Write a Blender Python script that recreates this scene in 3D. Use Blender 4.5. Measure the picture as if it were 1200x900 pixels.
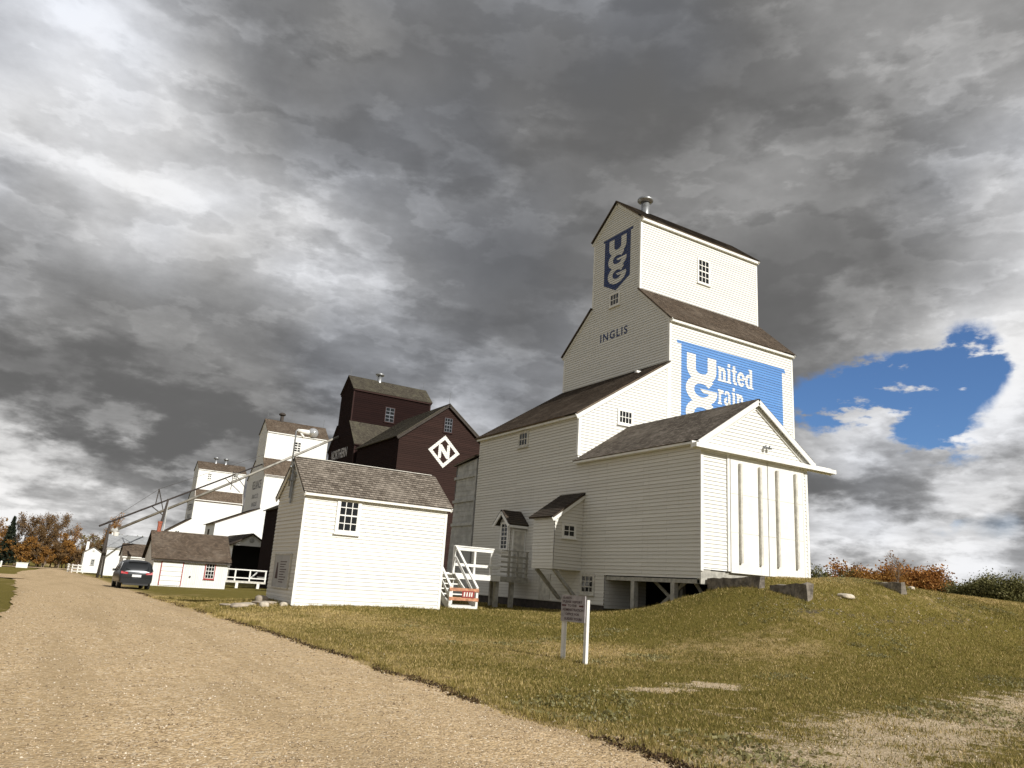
import bpy, bmesh, math, random
import numpy as np
from mathutils import Vector, Matrix
from mathutils.geometry import tessellate_polygon
random.seed(7); rs = np.random.RandomState(11)
EYE = 1.6          # eye height above the road; all coordinates below are measured from the eye, lifted by EYE at the end
S = bpy.context.scene
for o in list(bpy.data.objects): bpy.data.objects.remove(o)
COL = S.collection
R_ = math.radians
# ---------------------------------------------------------------- camera
cam = bpy.data.cameras.new('camera'); co = bpy.data.objects.new('camera', cam); COL.objects.link(co)
cam.sensor_width = 36.0; cam.lens = 898.19/1200*36; cam.clip_start = .1; cam.clip_end = 3000
_r = Vector((0.8479829, -0.52621334, 0.06343916)); _u = Vector((-0.18769916, -0.18620584, 0.96441506)); _f = Vector((0.49567533, 0.82971496, 0.25666917))
Mx = Matrix((( _r.x,_u.x,-_f.x,0),(_r.y,_u.y,-_f.y,0),(_r.z,_u.z,-_f.z,EYE),(0,0,0,1))); co.matrix_world = Mx
S.camera = co
# ---------------------------------------------------------------- sun
SUN_EL = 32.0; SUN_AZ = 13.4      # degrees; azimuth from -Y towards +X
ts = Vector((math.sin(R_(SUN_AZ))*math.cos(R_(SUN_EL)), -math.cos(R_(SUN_AZ))*math.cos(R_(SUN_EL)), math.sin(R_(SUN_EL))))
sl = bpy.data.lights.new('sun','SUN'); sl.energy = 4.4; sl.angle = R_(.5); sl.color = (1,.968,.905)
so = bpy.data.objects.new('sun', sl); COL.objects.link(so); so.rotation_euler = ts.to_track_quat('Z','Y').to_euler(); so.location = (0,-20,60)
# ---------------------------------------------------------------- node helper
class NT:
    def __init__(s, tree): s.t = tree; s.n = tree.nodes; s.l = tree.links
    def new(s, typ, **kw):
        nd = s.n.new(typ)
        for k, v in kw.items(): setattr(nd, k, v)
        return nd
    def put(s, sock, v):
        if isinstance(v, bpy.types.NodeSocket): s.l.new(v, sock)
        elif v is not None: sock.default_value = v
    def math(s, op, a, b=None, c=None, clamp=False):
        nd = s.new('ShaderNodeMath', operation=op); nd.use_clamp = clamp
        s.put(nd.inputs[0], a)
        if b is not None: s.put(nd.inputs[1], b)
        if c is not None: s.put(nd.inputs[2], c)
        return nd.outputs[0]
    def vmath(s, op, a, b=None, scale=None):
        nd = s.new('ShaderNodeVectorMath', operation=op); s.put(nd.inputs[0], a)
        if b is not None: s.put(nd.inputs[1], b)
        if scale is not None: s.put(nd.inputs['Scale'], scale)
        return nd.outputs['Value'] if op in ('DOT_PRODUCT','LENGTH') else nd.outputs[0]
    def noise(s, vec, scale, detail=4, rough=.5, dist=0., col=False):
        nd = s.new('ShaderNodeTexNoise'); s.put(nd.inputs['Vector'], vec); nd.inputs['Scale'].default_value = scale
        nd.inputs['Detail'].default_value = detail; nd.inputs['Roughness'].default_value = rough; nd.inputs['Distortion'].default_value = dist
        return nd.outputs['Color' if col else 'Fac']
    def ramp(s, fac, stops, interp='LINEAR'):
        nd = s.new('ShaderNodeValToRGB'); nd.color_ramp.interpolation = interp; s.put(nd.inputs[0], fac)
        e = nd.color_ramp.elements
        while len(e) < len(stops): e.new(.5)
        for k, (p, c) in enumerate(stops):
            e[k].position = p; e[k].color = (c, c, c, 1) if isinstance(c, (int, float)) else (*c, 1)
        return nd.outputs[0]
    def mix(s, f, a, b, blend='MIX'):
        nd = s.new('ShaderNodeMix', data_type='RGBA', blend_type=blend); s.put(nd.inputs[0], f)
        s.put(nd.inputs[6], (*a, 1) if isinstance(a, tuple) and len(a) == 3 else a); s.put(nd.inputs[7], (*b, 1) if isinstance(b, tuple) and len(b) == 3 else b)
        return nd.outputs[2]
    def smooth(s, v, a, b):
        nd = s.new('ShaderNodeMapRange', interpolation_type='SMOOTHSTEP'); s.put(nd.inputs[0], v); nd.inputs[1].default_value = a; nd.inputs[2].default_value = b
        return nd.outputs[0]
# ---------------------------------------------------------------- sky with clouds (all defined by direction of the sky, the same from anywhere)
SKY=[ (-0.024,0.847,0.531,0.25),(-0.102,0.845,0.524,0.02),(-0.093,0.896,0.435,0.15),(-0.047,0.930,0.365,-0.05),(-0.049,0.955,0.292,0.15),(-0.037,0.973,0.230,-0.10),(0.058,0.972,0.230,0.15),(0.197,0.950,0.244,-0.04),(-0.007,0.987,0.160,-0.33),(0.117,0.980,0.159,0.05),(0.005,0.995,0.099,-0.71),(-0.022,0.997,0.073,0.78),(-0.008,0.999,0.037,0.22),(0.108,0.992,0.058,0.63),(0.054,0.997,0.062,0.97),(0.128,0.987,0.100,-0.60),(0.059,0.998,0.034,-0.96),(0.058,0.896,0.440,0.07),(0.138,0.877,0.460,0.15),(0.115,0.811,0.574,-0.17),(0.259,0.836,0.485,-0.07),(0.384,0.763,0.520,-0.03),(0.292,0.737,0.610,-0.04),(0.464,0.630,0.623,-0.05),(0.569,0.596,0.566,-0.05),(0.666,0.552,0.501,-0.00),(0.292,0.867,0.403,0.19),(0.403,0.856,0.324,-0.16),(0.512,0.768,0.385,-0.04),(0.479,0.728,0.491,-0.03),(0.539,0.732,0.416,0.01),(0.496,0.830,0.257,-0.05),(0.418,0.873,0.250,0.16),(0.769,0.517,0.375,0.29),(0.671,0.494,0.553,-0.06),(0.699,0.404,0.589,0.08),(0.759,0.323,0.565,-0.03),(0.814,0.352,0.461,0.54),(0.777,0.412,0.476,-0.26),(0.818,0.444,0.365,-0.23),(0.764,0.576,0.292,-0.48),(0.832,0.516,0.205,0.65),(0.876,0.401,0.267,0.39),(0.888,0.413,0.204,0.26),(0.787,0.586,0.192,0.68),(0.869,0.472,0.151,0.05),(0.805,0.579,0.131,-1.29),(0.894,0.433,0.118,-1.25),(0.866,0.496,0.066,0.22),(0.808,0.584,0.072,0.71),(0.834,0.531,0.151,-0.03),(0.899,0.432,0.069,0.89),(0.839,0.441,0.318,-0.16),(0.795,0.528,0.299,-0.07) ]
GAP=[ (0.792,0.558,0.246,0.90),(0.775,0.587,0.234,0.80),(0.810,0.530,0.252,0.85),(0.847,0.459,0.268,0.85),(0.858,0.436,0.273,0.45),(0.846,0.493,0.204,0.55),(0.865,0.460,0.200,0.50),(0.829,0.494,0.262,0.60),(0.862,0.495,0.107,0.60),(0.896,0.431,0.105,0.40) ]
W = bpy.data.worlds.new('World'); S.world = W; W.use_nodes = True
T = NT(W.node_tree); T.n.clear()
D = T.vmath('NORMALIZE', T.new('ShaderNodeTexCoord').outputs['Generated'])
sx = T.new('ShaderNodeSeparateXYZ'); T.l.new(D, sx.inputs[0])
zz = T.math('ADD', T.math('MAXIMUM', sx.outputs[2], 0.0), .16)
cx = T.new('ShaderNodeCombineXYZ'); T.l.new(T.math('DIVIDE', sx.outputs[0], zz), cx.inputs[0]); T.l.new(T.math('DIVIDE', sx.outputs[1], zz), cx.inputs[1])
T.l.new(T.math('MULTIPLY', sx.outputs[2], 1.3), cx.inputs[2])
P = cx.outputs[0]
# cloud masses: warped directions
wn = T.noise(P, 1.0, 6, .5, 0, col=True)
w1 = T.vmath('SCALE', T.vmath('SUBTRACT', wn, (.5,.5,.5)), scale=T.math('MULTIPLY_ADD', T.smooth(sx.outputs[2], .06, .38), .13, .03))
wn2 = T.noise(D, 9, 8, .6, 0, col=True)
w2 = T.vmath('SCALE', T.vmath('SUBTRACT', wn2, (.5,.5,.5)), scale=.07)
Dw = T.vmath('NORMALIZE', T.vmath('ADD', T.vmath('ADD', D, w1), w2))
def blobs(Dv, L, kk, base):
    acc = base
    for (x, y, z_, a) in L:
        dp = T.vmath('DOT_PRODUCT', Dv, (x, y, z_))
        e = T.math('EXPONENT', T.math('MULTIPLY_ADD', dp, kk, -kk))
        acc = T.math('MULTIPLY_ADD', e, a, acc)
    return acc
V = blobs(Dw, SKY, 100., .54)
V = T.math('MULTIPLY_ADD', T.math('EXPONENT', T.math('MULTIPLY_ADD', T.vmath('DOT_PRODUCT', D, (-.88,-.25,.40)), 2.2, -2.2)), .10, V)   # bright sky patch added out of view in the west to fill shaded walls
fa = T.noise(P, 2.0, 9, .5, 0); fb = T.noise(D, 5.5, 9, .55, 0)
V = T.math('MULTIPLY_ADD', T.math('SUBTRACT', fa, .5), .20, V)
V = T.math('MULTIPLY_ADD', T.math('SUBTRACT', fb, .5), .24, V)
# wisps near bright edges
mpz = T.new('ShaderNodeMapping'); T.l.new(D, mpz.inputs[0]); mpz.inputs['Scale'].default_value = (1,1,2.3)
pn = T.noise(mpz.outputs[0], 11, 9, .56, 0)
low = T.math('SUBTRACT', 1.0, T.smooth(sx.outputs[2], .12, .30))
V = T.math('MULTIPLY_ADD', T.math('MULTIPLY', T.math('SUBTRACT', T.smooth(pn, .40, .60), .5), low), .26, V)
fc = T.noise(P, 5, 9, .6, 0)
V = T.math('MULTIPLY_ADD', T.math('MULTIPLY', T.math('SUBTRACT', fc, .5), T.smooth(V, .35, .7)), .35, V)
# crisp billows: contours of fine noise, brighter on one side and along the rim
for vec, scl, lv, st, rim in ((P, 1.3, .50, .045, .03), (mpz.outputs[0], 3.6, .49, .055, .045), (mpz.outputs[0], 9.5, .5, .035, .03)):
    q_ = T.noise(T.vmath('ADD', vec, (scl, 3.1, 7.7)), scl, 11, .56, 0)
    V = T.math('MULTIPLY_ADD', T.math('SUBTRACT', T.smooth(q_, lv-.02, lv+.07), .5), st, V)
    e_ = T.math('DIVIDE', T.math('SUBTRACT', q_, lv+.035), .03)
    r_m = T.math('EXPONENT', T.math('MULTIPLY', T.math('MULTIPLY', e_, e_), -1.0))
    V = T.math('MULTIPLY_ADD', T.math('MULTIPLY', r_m, T.smooth(V, .38, .62)), rim, V)
V = T.math('SMOOTH_MAX', V, .40, .12); V = T.math('SMOOTH_MIN', V, .93, .10)
lum = T.math('POWER', V, 2.3)
tint = T.mix(T.smooth(T.noise(D, 2.2, 3), .4, .62), (1.0,.99,.98), (.95,.98,1.05))
cloud = T.new('ShaderNodeVectorMath', operation='SCALE'); T.l.new(tint, cloud.inputs[0]); T.l.new(lum, cloud.inputs['Scale'])
Dg = T.vmath('NORMALIZE', T.vmath('ADD', D, w2))
G = blobs(Dg, GAP, 1500., 0.)
gn = T.smooth(T.noise(mpz.outputs[0], 8, 10, .58, 0), .40, .60)
gap = T.smooth(T.math('MULTIPLY', T.math('MINIMUM', G, .8), T.math('MULTIPLY', gn, 1.5)), .30, .80)
sky = T.new('ShaderNodeTexSky', sky_type='NISHITA'); sky.sun_disc = False; sky.sun_elevation = R_(SUN_EL)
sky.sun_rotation = math.atan2(ts.x, ts.y); sky.altitude = 550; sky.air_density = 1.0; sky.dust_density = .3; sky.ozone_density = 3.0
b1 = T.new('ShaderNodeBackground'); T.l.new(T.mix(1.0, sky.outputs[0], (.72,.90,1.15), 'MULTIPLY'), b1.inputs[0]); b1.inputs[1].default_value = .085
b2 = T.new('ShaderNodeBackground'); T.l.new(cloud.outputs[0], b2.inputs[0]); b2.inputs[1].default_value = 1.0
ms = T.new('ShaderNodeMixShader'); T.l.new(gap, ms.inputs[0]); T.l.new(b2.outputs[0], ms.inputs[1]); T.l.new(b1.outputs[0], ms.inputs[2])
wo = T.new('ShaderNodeOutputWorld'); T.l.new(ms.outputs[0], wo.inputs[0])
W.cycles.sampling_method = 'MANUAL'; W.cycles.sample_map_resolution = 512
S.view_settings.view_transform = 'Standard'; S.view_settings.look = 'None'; S.view_settings.exposure = 0.14; S.view_settings.gamma = 1
S.view_settings.use_curve_mapping = False

# ---------------------------------------------------------------- materials
def mat(name):
    m = bpy.data.materials.new(name); m.use_nodes = True; t = NT(m.node_tree); b = t.n['Principled BSDF']
    return m, t, b
def simple(name, col, rough=.7, metal=0., var=.0, scale=6., bump=0.):
    m, t, b = mat(name); b.inputs['Roughness'].default_value = rough; b.inputs['Metallic'].default_value = metal
    co_ = t.new('ShaderNodeTexCoord').outputs['Object']
    if var:
        n = t.noise(co_, scale, 6, .65)
        lo = tuple(c*(1-var) for c in col); hi = tuple(min(1, c*(1+var)) for c in col)
        t.put(b.inputs['Base Color'], t.mix(t.smooth(n, .3, .7), lo, hi))
    else: b.inputs['Base Color'].default_value = (*col, 1)
    if bump:
        bp = t.new('ShaderNodeBump'); bp.inputs['Strength'].default_value = bump; bp.inputs['Distance'].default_value = .02
        t.l.new(t.noise(co_, scale*3, 6, .6), bp.inputs['Height']); t.l.new(bp.outputs[0], b.inputs['Normal'])
    return m
def siding_mat(name, c1, c2, dirt, dirt_amt=.5, expo=.14, length=3.6, rough=.6):
    m, t, b = mat(name); tc = t.new('ShaderNodeTexCoord'); uv = tc.outputs['UV']; ob = tc.outputs['Object']
    br = t.new('ShaderNodeTexBrick'); t.l.new(uv, br.inputs['Vector'])
    br.inputs['Scale'].default_value = 1; br.inputs['Brick Width'].default_value = length; br.inputs['Row Height'].default_value = expo
    br.inputs['Mortar Size'].default_value = .004; br.inputs['Mortar Smooth'].default_value = 0; br.inputs['Bias'].default_value = -.1; br.offset = .37
    br.inputs['Color1'].default_value = (*c1, 1); br.inputs['Color2'].default_value = (*c2, 1); br.inputs['Mortar'].default_value = (*dirt, 1)
    mp = t.new('ShaderNodeMapping'); t.l.new(uv, mp.inputs[0]); mp.inputs['Scale'].default_value = (.7, 5, 1)
    st = t.noise(mp.outputs[0], 2.2, 7, .65)       # streaks along the boards
    sp = t.noise(ob, .7, 5, .6)
    f = t.math('MULTIPLY', t.smooth(st, .52, .8), t.smooth(sp, .35, .75)); f = t.math('MULTIPLY', f, dirt_amt, clamp=True)
    c = t.mix(f, br.outputs['Color'], dirt)
    mv = t.new('ShaderNodeMapping'); t.l.new(uv, mv.inputs[0]); mv.inputs['Scale'].default_value = (3.2, .22, 1)
    vs = t.math('MULTIPLY', t.smooth(t.noise(mv.outputs[0], 1.6, 6, .6), .50, .74), t.smooth(sp, .40, .62))   # rain streaks down the boards
    c = t.mix(t.math('MULTIPLY', vs, dirt_amt*.34, clamp=True), c, dirt)
    pk = t.smooth(t.noise(ob, 9, 6, .7), .66, .74)  # small chips where paint has gone
    c = t.mix(t.math('MULTIPLY', pk, dirt_amt*.9, clamp=True), c, dirt)
    t.put(b.inputs['Base Color'], c); b.inputs['Roughness'].default_value = rough; b.inputs['Specular IOR Level'].default_value = .5 if rough < .8 else .12
    bp = t.new('ShaderNodeBump'); bp.inputs['Strength'].default_value = .25; bp.inputs['Distance'].default_value = .01
    t.l.new(st, bp.inputs['Height']); t.l.new(bp.outputs[0], b.inputs['Normal'])
    return m
def shingle_mat(name, c1, c2, moss, mossamt=.3):
    m, t, b = mat(name); tc = t.new('ShaderNodeTexCoord'); uv = tc.outputs['UV']; ob = tc.outputs['Object']
    br = t.new('ShaderNodeTexBrick'); t.l.new(uv, br.inputs['Vector'])
    br.inputs['Scale'].default_value = 1; br.inputs['Brick Width'].default_value = .17; br.inputs['Row Height'].default_value = .15
    br.inputs['Mortar Size'].default_value = .008; br.inputs['Mortar Smooth'].default_value = .2; br.inputs['Bias'].default_value = 0; br.offset = .43
    br.inputs['Color1'].default_value = (*c1, 1); br.inputs['Color2'].default_value = (*c2, 1); br.inputs['Mortar'].default_value = (.02,.017,.014, 1)
    n = t.noise(ob, 7, 7, .75)
    c = t.mix(t.smooth(n, .35, .68), t.mix(.55, br.outputs['Color'], (.05,.04,.033)), br.outputs['Color'])
    f = t.math('MULTIPLY', t.smooth(t.noise(ob, .8, 7, .68), .45, .75), mossamt)
    c = t.mix(f, c, moss)
    t.put(b.inputs['Base Color'], c); b.inputs['Roughness'].default_value = .95; b.inputs['Specular IOR Level'].default_value = .15
    bp = t.new('ShaderNodeBump'); bp.inputs['Strength'].default_value = .6; bp.inputs['Distance'].default_value = .02
    t.l.new(n, bp.inputs['Height']); t.l.new(bp.outputs[0], b.inputs['Normal'])
    return m
M_ = {}
M_['white'] = siding_mat('white_siding', (.81,.805,.765), (.75,.745,.70), (.42,.40,.36), .5)
M_['white_new'] = siding_mat('white_siding_clean', (.84,.84,.82), (.80,.80,.78), (.5,.48,.44), .2)
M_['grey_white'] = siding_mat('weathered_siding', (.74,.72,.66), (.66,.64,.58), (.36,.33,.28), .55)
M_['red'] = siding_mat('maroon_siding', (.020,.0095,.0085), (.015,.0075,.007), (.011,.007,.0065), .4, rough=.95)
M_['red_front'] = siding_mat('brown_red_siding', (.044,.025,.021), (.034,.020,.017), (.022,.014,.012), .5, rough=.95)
M_['board'] = siding_mat('white_vertical_boards', (.80,.80,.78), (.74,.74,.72), (.3,.28,.25), .55)
M_['roof'] = shingle_mat('brown_shingles', (.235,.175,.125), (.12,.088,.063), (.30,.25,.20), .35)
M_['roof_grey'] = shingle_mat('grey_shingles', (.36,.31,.255), (.17,.14,.11), (.42,.37,.31), .45)
M_['roof_dark'] = shingle_mat('dark_shingles', (.105,.08,.06), (.06,.047,.038), (.13,.125,.09), .3)
M_['roof_green'] = shingle_mat('mossy_shingles', (.135,.122,.09), (.07,.062,.048), (.16,.15,.10), .4)
M_['metal_roof'] = simple('pale_metal_roof', (.42,.43,.44), .5, .3, .12, 1.5)
M_['trim'] = simple('white_trim', (.81,.80,.76), .6, 0, .08, 3, .1)
M_['trim_old'] = simple('worn_trim', (.60,.58,.52), .75, 0, .2, 5, .3)
M_['trim_red'] = simple('maroon_trim', (.03,.010,.008), .9, 0, .15, 3)
M_['red_frame'] = simple('red_window_paint', (.33,.03,.03), .6, 0, .12, 4)
M_['glass'] = simple('window_glass', (.012,.013,.014), .06, 0, 0, 3, .12)
M_['black'] = simple('dark_interior', (.012,.011,.010), .95)  # near-black colour stands in for the darkness inside openings
M_['navy'] = siding_mat('navy_sign_paint', (.016,.045,.17), (.014,.038,.145), (.09,.11,.18), .45)
M_['blue'] = siding_mat('blue_sign_paint', (.085,.25,.60), (.075,.22,.54), (.24,.38,.58), .55)
M_['letter'] = siding_mat('white_letter_paint', (.81,.80,.75), (.76,.75,.70), (.45,.45,.45), .5)
M_['letter_grey'] = simple('faded_letter_paint', (.10,.10,.11), .7, 0, .3, 2)
M_['letter_pale'] = simple('pale_letter_paint', (.75,.74,.72), .6, 0, .1, 3)
M_['concrete'] = simple('old_concrete', (.18,.155,.125), .95, 0, .5, 5, 1.)
M_['stone'] = simple('limestone', (.50,.44,.35), .95, 0, .3, 3, .8)
M_['rubble'] = simple('grey_rubble', (.38,.32,.25), .95, 0, .35, 3, .8)
M_['steel'] = simple('galvanised_steel', (.34,.35,.36), .42, .7, .2, 8)
M_['tin'] = simple('weathered_sheet', (.44,.44,.42), .65, .1, .22, 2.5, .15)
M_['dark_wood'] = simple('dark_timber', (.055,.045,.038), .9, 0, .3, 5, .5)
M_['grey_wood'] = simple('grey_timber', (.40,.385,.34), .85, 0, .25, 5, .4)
M_['orange_wood'] = simple('faded_orange_board', (.50,.24,.14), .85, 0, .35, 6, .2)
M_['rust'] = simple('rusty_pipe', (.04,.03,.026), .85, .1, .4, 3, .2)
M_['pipe'] = simple('pale_pipe', (.33,.31,.27), .6, .3, .3, 2)
M_['sign_board'] = simple('grey_sign_board', (.38,.35,.36), .7, 0, .22, 6, .1)
M_['sign_ink'] = simple('dark_sign_ink', (.07,.04,.045), .7)
M_['sign_red'] = simple('red_sign_ink', (.28,.045,.04), .8)
M_['arrow_ink'] = simple('dark_red_ink', (.09,.02,.025), .8)
M_['notice'] = simple('grey_notice_board', (.40,.40,.40), .6, 0, .1, 3)
M_['brick'] = simple('red_chimney_brick', (.33,.10,.06), .9, 0, .3, 12, .4)
# ---------------------------------------------------------------- mesh builder
class MB:
    def __init__(s): s.v = []; s.f = []; s.uv = []
    def face(s, pts, uv=None):
        b = len(s.v); s.v += [tuple(p) for p in pts]; s.f.append(tuple(range(b, b+len(pts))))
        s.uv += list(uv) if uv is not None else [(p[0]+p[1], p[2]) for p in pts]
    def hexa(s, c):     # 8 corners: 0-3 one end, 4-7 other end
        for q in ((0,3,2,1),(4,5,6,7),(0,1,5,4),(1,2,6,5),(2,3,7,6),(3,0,4,7)):
            s.face([c[i] for i in q], [(0,0),(.1,0),(.1,.1),(0,.1)])
    def box(s, x0,x1,y0,y1,z0,z1):
        s.hexa([(x0,y0,z0),(x1,y0,z0),(x1,y1,z0),(x0,y1,z0),(x0,y0,z1),(x1,y0,z1),(x1,y1,z1),(x0,y1,z1)])
    def bar(s, p, q, w, h, up=(0,0,1)):
        p = Vector(p); q = Vector(q); d = (q-p).normalized(); up = Vector(up)
        a = d.cross(up)
        if a.length < 1e-4: a = d.cross(Vector((1,0,0)))
        a.normalize(); b = a.cross(d); a *= w/2; b *= h/2
        s.hexa([p-a-b, p+a-b, p+a+b, p-a+b, q-a-b, q+a-b, q+a+b, q-a+b])
    def tube(s, pts, rad, n=8, cap=True):
        pts = [Vector(p) for p in pts]; rings = []
        rad = rad if isinstance(rad, (list, tuple)) else [rad]*len(pts)
        prev = None
        for i, p in enumerate(pts):
            d = (pts[min(i+1, len(pts)-1)]-pts[max(i-1, 0)]).normalized()
            a = prev - d*prev.dot(d) if prev is not None else d.cross(Vector((0.3,.2,1)))
            if a.length < 1e-4: a = d.cross(Vector((1,0,0)))
            a.normalize(); prev = a; b = d.cross(a)
            rings.append([p + (a*math.cos(2*math.pi*k/n) + b*math.sin(2*math.pi*k/n))*rad[i] for k in range(n)])
        base = len(s.v)
        for r in rings: s.v += [tuple(x) for x in r]
        for i in range(len(rings)-1):
            for k in range(n):
                f = (base+i*n+k, base+i*n+(k+1)%n, base+(i+1)*n+(k+1)%n, base+(i+1)*n+k); s.f.append(f); s.uv += [(0,0),(1,0),(1,1),(0,1)]
        if cap:
            for r, rev in ((0, True), (len(rings)-1, False)):
                f = [base+r*n+k for k in range(n)]; f = f[::-1] if rev else f
                s.f.append(tuple(f)); s.uv += [(0,0)]*n
    def build(s, name, m, parent=None, smooth=False):
        me = bpy.data.meshes.new(name); off = Vector((0,0,0))
        root = parent
        while root is not None and root.parent: root = root.parent
        if root is not None: off = Vector(root['_o'])
        v = np.array(s.v, dtype=float)-np.array(off) if s.v else np.zeros((0,3))
        me.from_pydata(v.tolist(), [], s.f)
        if len(s.uv) == len(me.loops):
            l = me.uv_layers.new(name='UVMap'); l.data.foreach_set('uv', np.array(s.uv, dtype=np.float32).ravel())
        me.materials.append(m); me.validate(); me.update()
        if smooth: me.polygons.foreach_set('use_smooth', [True]*len(me.polygons))
        o = bpy.data.objects.new(name, me); COL.objects.link(o)
        if parent is not None: o.parent = parent
        return o
def thing(name, label, cat, loc, group=None):
    o = bpy.data.objects.new(name, None); COL.objects.link(o); o.location = loc; o['_o'] = tuple(float(c) for c in loc)
    o.empty_display_size = .3; o['label'] = label; o['category'] = cat
    if group: o['group'] = group
    return o
def tag(o, label, cat, group=None):
    o['label'] = label; o['category'] = cat
    if group: o['group'] = group
    return o
def single(mb, name, m, label, cat, loc, group=None, smooth=False):
    """a thing that is one mesh, with its origin at loc"""
    mb.v = [(v[0]-loc[0], v[1]-loc[1], v[2]-loc[2]) for v in mb.v]
    o = mb.build(name, m, None, smooth); o.location = loc; return tag(o, label, cat, group)
class Fr:           # a plane in space: point(a,b,c) = o + a*u + b*v + c*n
    def __init__(s, o, u, v, n=None):
        s.o = Vector(o); s.u = Vector(u).normalized(); s.v = Vector(v).normalized(); s.n = Vector(n) if n else s.u.cross(s.v)
    def p(s, a, b, c=0.): return s.o + s.u*a + s.v*b + s.n*c
FX = lambda x: Fr((x,0,0),(0,-1,0),(0,0,1))       # faces -X, a = -y
FY = lambda y: Fr((0,y,0),(1,0,0),(0,0,1))        # faces -Y, a = x
FXp = lambda x: Fr((x,0,0),(0,1,0),(0,0,1))       # faces +X, a = y
FYp = lambda y: Fr((0,y,0),(-1,0,0),(0,0,1))      # faces +Y, a = -x
def clip(poly, k, lo, hi):
    def half(ps, sgn, c):
        out = []
        for i in range(len(ps)):
            a, b = ps[i], ps[(i+1) % len(ps)]; da = sgn*(a[k]-c); db = sgn*(b[k]-c)
            if da >= 0: out.append(a)
            if (da > 0 and db < 0) or (da < 0 and db > 0):
                t = da/(da-db); out.append(tuple(a[j]+(b[j]-a[j])*t for j in range(2)))
        return out
    q = half(poly, 1, lo)
    return half(q, -1, hi) if len(q) > 2 else []
EXPO = .14
def lap(mb, fr, poly, e=EXPO, lip=.024, off=0., under=True, vert=False):
    """overlapping boards (clapboards, shingle courses) on a convex polygon of the plane fr"""
    K = 0 if vert else 1
    ks = [p[K] for p in poly]; k0 = math.floor(min(ks)/e+1e-6); k1 = math.ceil(max(ks)/e-1e-6)
    for k in range(k0, k1):
        q = clip(poly, K, k*e, (k+1)*e)
        if len(q) < 3: continue
        pts = [fr.p(a, b, off + .003 + lip*(1-((a, b)[K]-k*e)/e)) for a, b in q]
        mb.face(pts, [(a, b) for a, b in q] if not vert else [(b, a) for a, b in q])
        if under:
            bot = [p for p in q if abs(p[K]-k*e) < 1e-5]
            if len(bot) >= 2:
                a0 = min(bot, key=lambda p: p[1-K]); a1 = max(bot, key=lambda p: p[1-K])
                mb.face([fr.p(*a0, off+.003+lip), fr.p(*a0, off), fr.p(*a1, off), fr.p(*a1, off+.003+lip)], [(a0[0], a0[1])]*4)
def fbox(mb, fr, a0, a1, b0, b1, c0, c1):
    mb.hexa([fr.p(a0,b0,c0), fr.p(a1,b0,c0), fr.p(a1,b1,c0), fr.p(a0,b1,c0), fr.p(a0,b0,c1), fr.p(a1,b0,c1), fr.p(a1,b1,c1), fr.p(a0,b1,c1)])
def flat(mb, fr, poly, c=0.): mb.face([fr.p(a, b, c) for a, b in poly], poly)
def roof_plane(mb, p0, p1, p2, p3, e=.15, lip=.016, t=.07):
    """p0-p1 eave left to right seen from outside, p2 above p1, p3 above p0"""
    p0, p1, p2, p3 = (Vector(p) for p in (p0, p1, p2, p3))
    u = (p1-p0).normalized(); n = u.cross(p3-p0).normalized(); v = n.cross(u); fr = Fr(p0, u, v)
    q = [((p-p0).dot(u), (p-p0).dot(v)) for p in (p0, p1, p2, p3)]
    lap(mb, fr, q, e, lip)
    top = [fr.p(a, b, 0) for a, b in q]; bt = [fr.p(a, b, -t) for a, b in q]
    mb.face(bt[::-1], [(0,0)]*4)
    for i in range(4):
        j = (i+1) % 4; mb.face([bt[i], bt[j], top[j], top[i]], [(0,0),(.1,0),(.1,.03),(0,.03)])
def window(parent, fr, a0, a1, b0, b1, cols=2, rows=4, m=None, casing=.09, proud=.05, meeting=True, mw=.025, sill=True, name='window'):
    m = m or M_['trim']; mb = MB(); c0, c1 = .0, proud+.01
    fbox(mb, fr, a0-casing, a0, b0-casing, b1+casing, c0, c1); fbox(mb, fr, a1, a1+casing, b0-casing, b1+casing, c0, c1)
    fbox(mb, fr, a0, a1, b1, b1+casing, c0, c1-.003); fbox(mb, fr, a0, a1, b0-casing, b0, c0, c1-.003)
    if sill: fbox(mb, fr, a0-casing-.03, a1+casing+.03, b0-casing-.04, b0-casing-.001, c0, c1+.05)
    o = mb.build(name, m, parent)
    mm = MB(); W_ = (a1-a0); H_ = (b1-b0)
    for i in range(1, cols): x = a0+W_*i/cols; fbox(mm, fr, x-mw/2, x+mw/2, b0, b1, c0+.02, c1-.012)
    for j in range(1, rows):
        y = b0+H_*j/rows; w = mw*(1.7 if meeting and j == rows//2 else 1); fbox(mm, fr, a0, a1, y-w/2, y+w/2, c0+.02, c1-.009)
    s_ = .035
    for (x0, x1, y0, y1) in ((a0, a0+s_, b0, b1), (a1-s_, a1, b0, b1), (a0+s_, a1-s_, b0, b0+s_), (a0+s_, a1-s_, b1-s_, b1)): fbox(mm, fr, x0, x1, y0, y1, c0+.02, c1-.006)
    mm.build('sash', m, o)
    g = MB(); fbox(g, fr, a0+.005, a1-.005, b0+.005, b1-.005, c0+.004, c0+.032); g.build('pane', M_['glass'], o)
    return o
def walls_box(mb, x0, x1, y0, y1, z0, z1, sides='xyXY', e=EXPO, lip=.024):
    if 'x' in sides: lap(mb, FX(x0), [(-y1,z0),(-y0,z0),(-y0,z1),(-y1,z1)], e, lip)
    if 'y' in sides: lap(mb, FY(y0), [(x0,z0),(x1,z0),(x1,z1),(x0,z1)], e, lip)
    if 'X' in sides: lap(mb, FXp(x1), [(y0,z0),(y1,z0),(y1,z1),(y0,z1)], e, lip)
    if 'Y' in sides: lap(mb, FYp(y1), [(-x1,z0),(-x0,z0),(-x0,z1),(-x1,z1)], e, lip)
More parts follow.
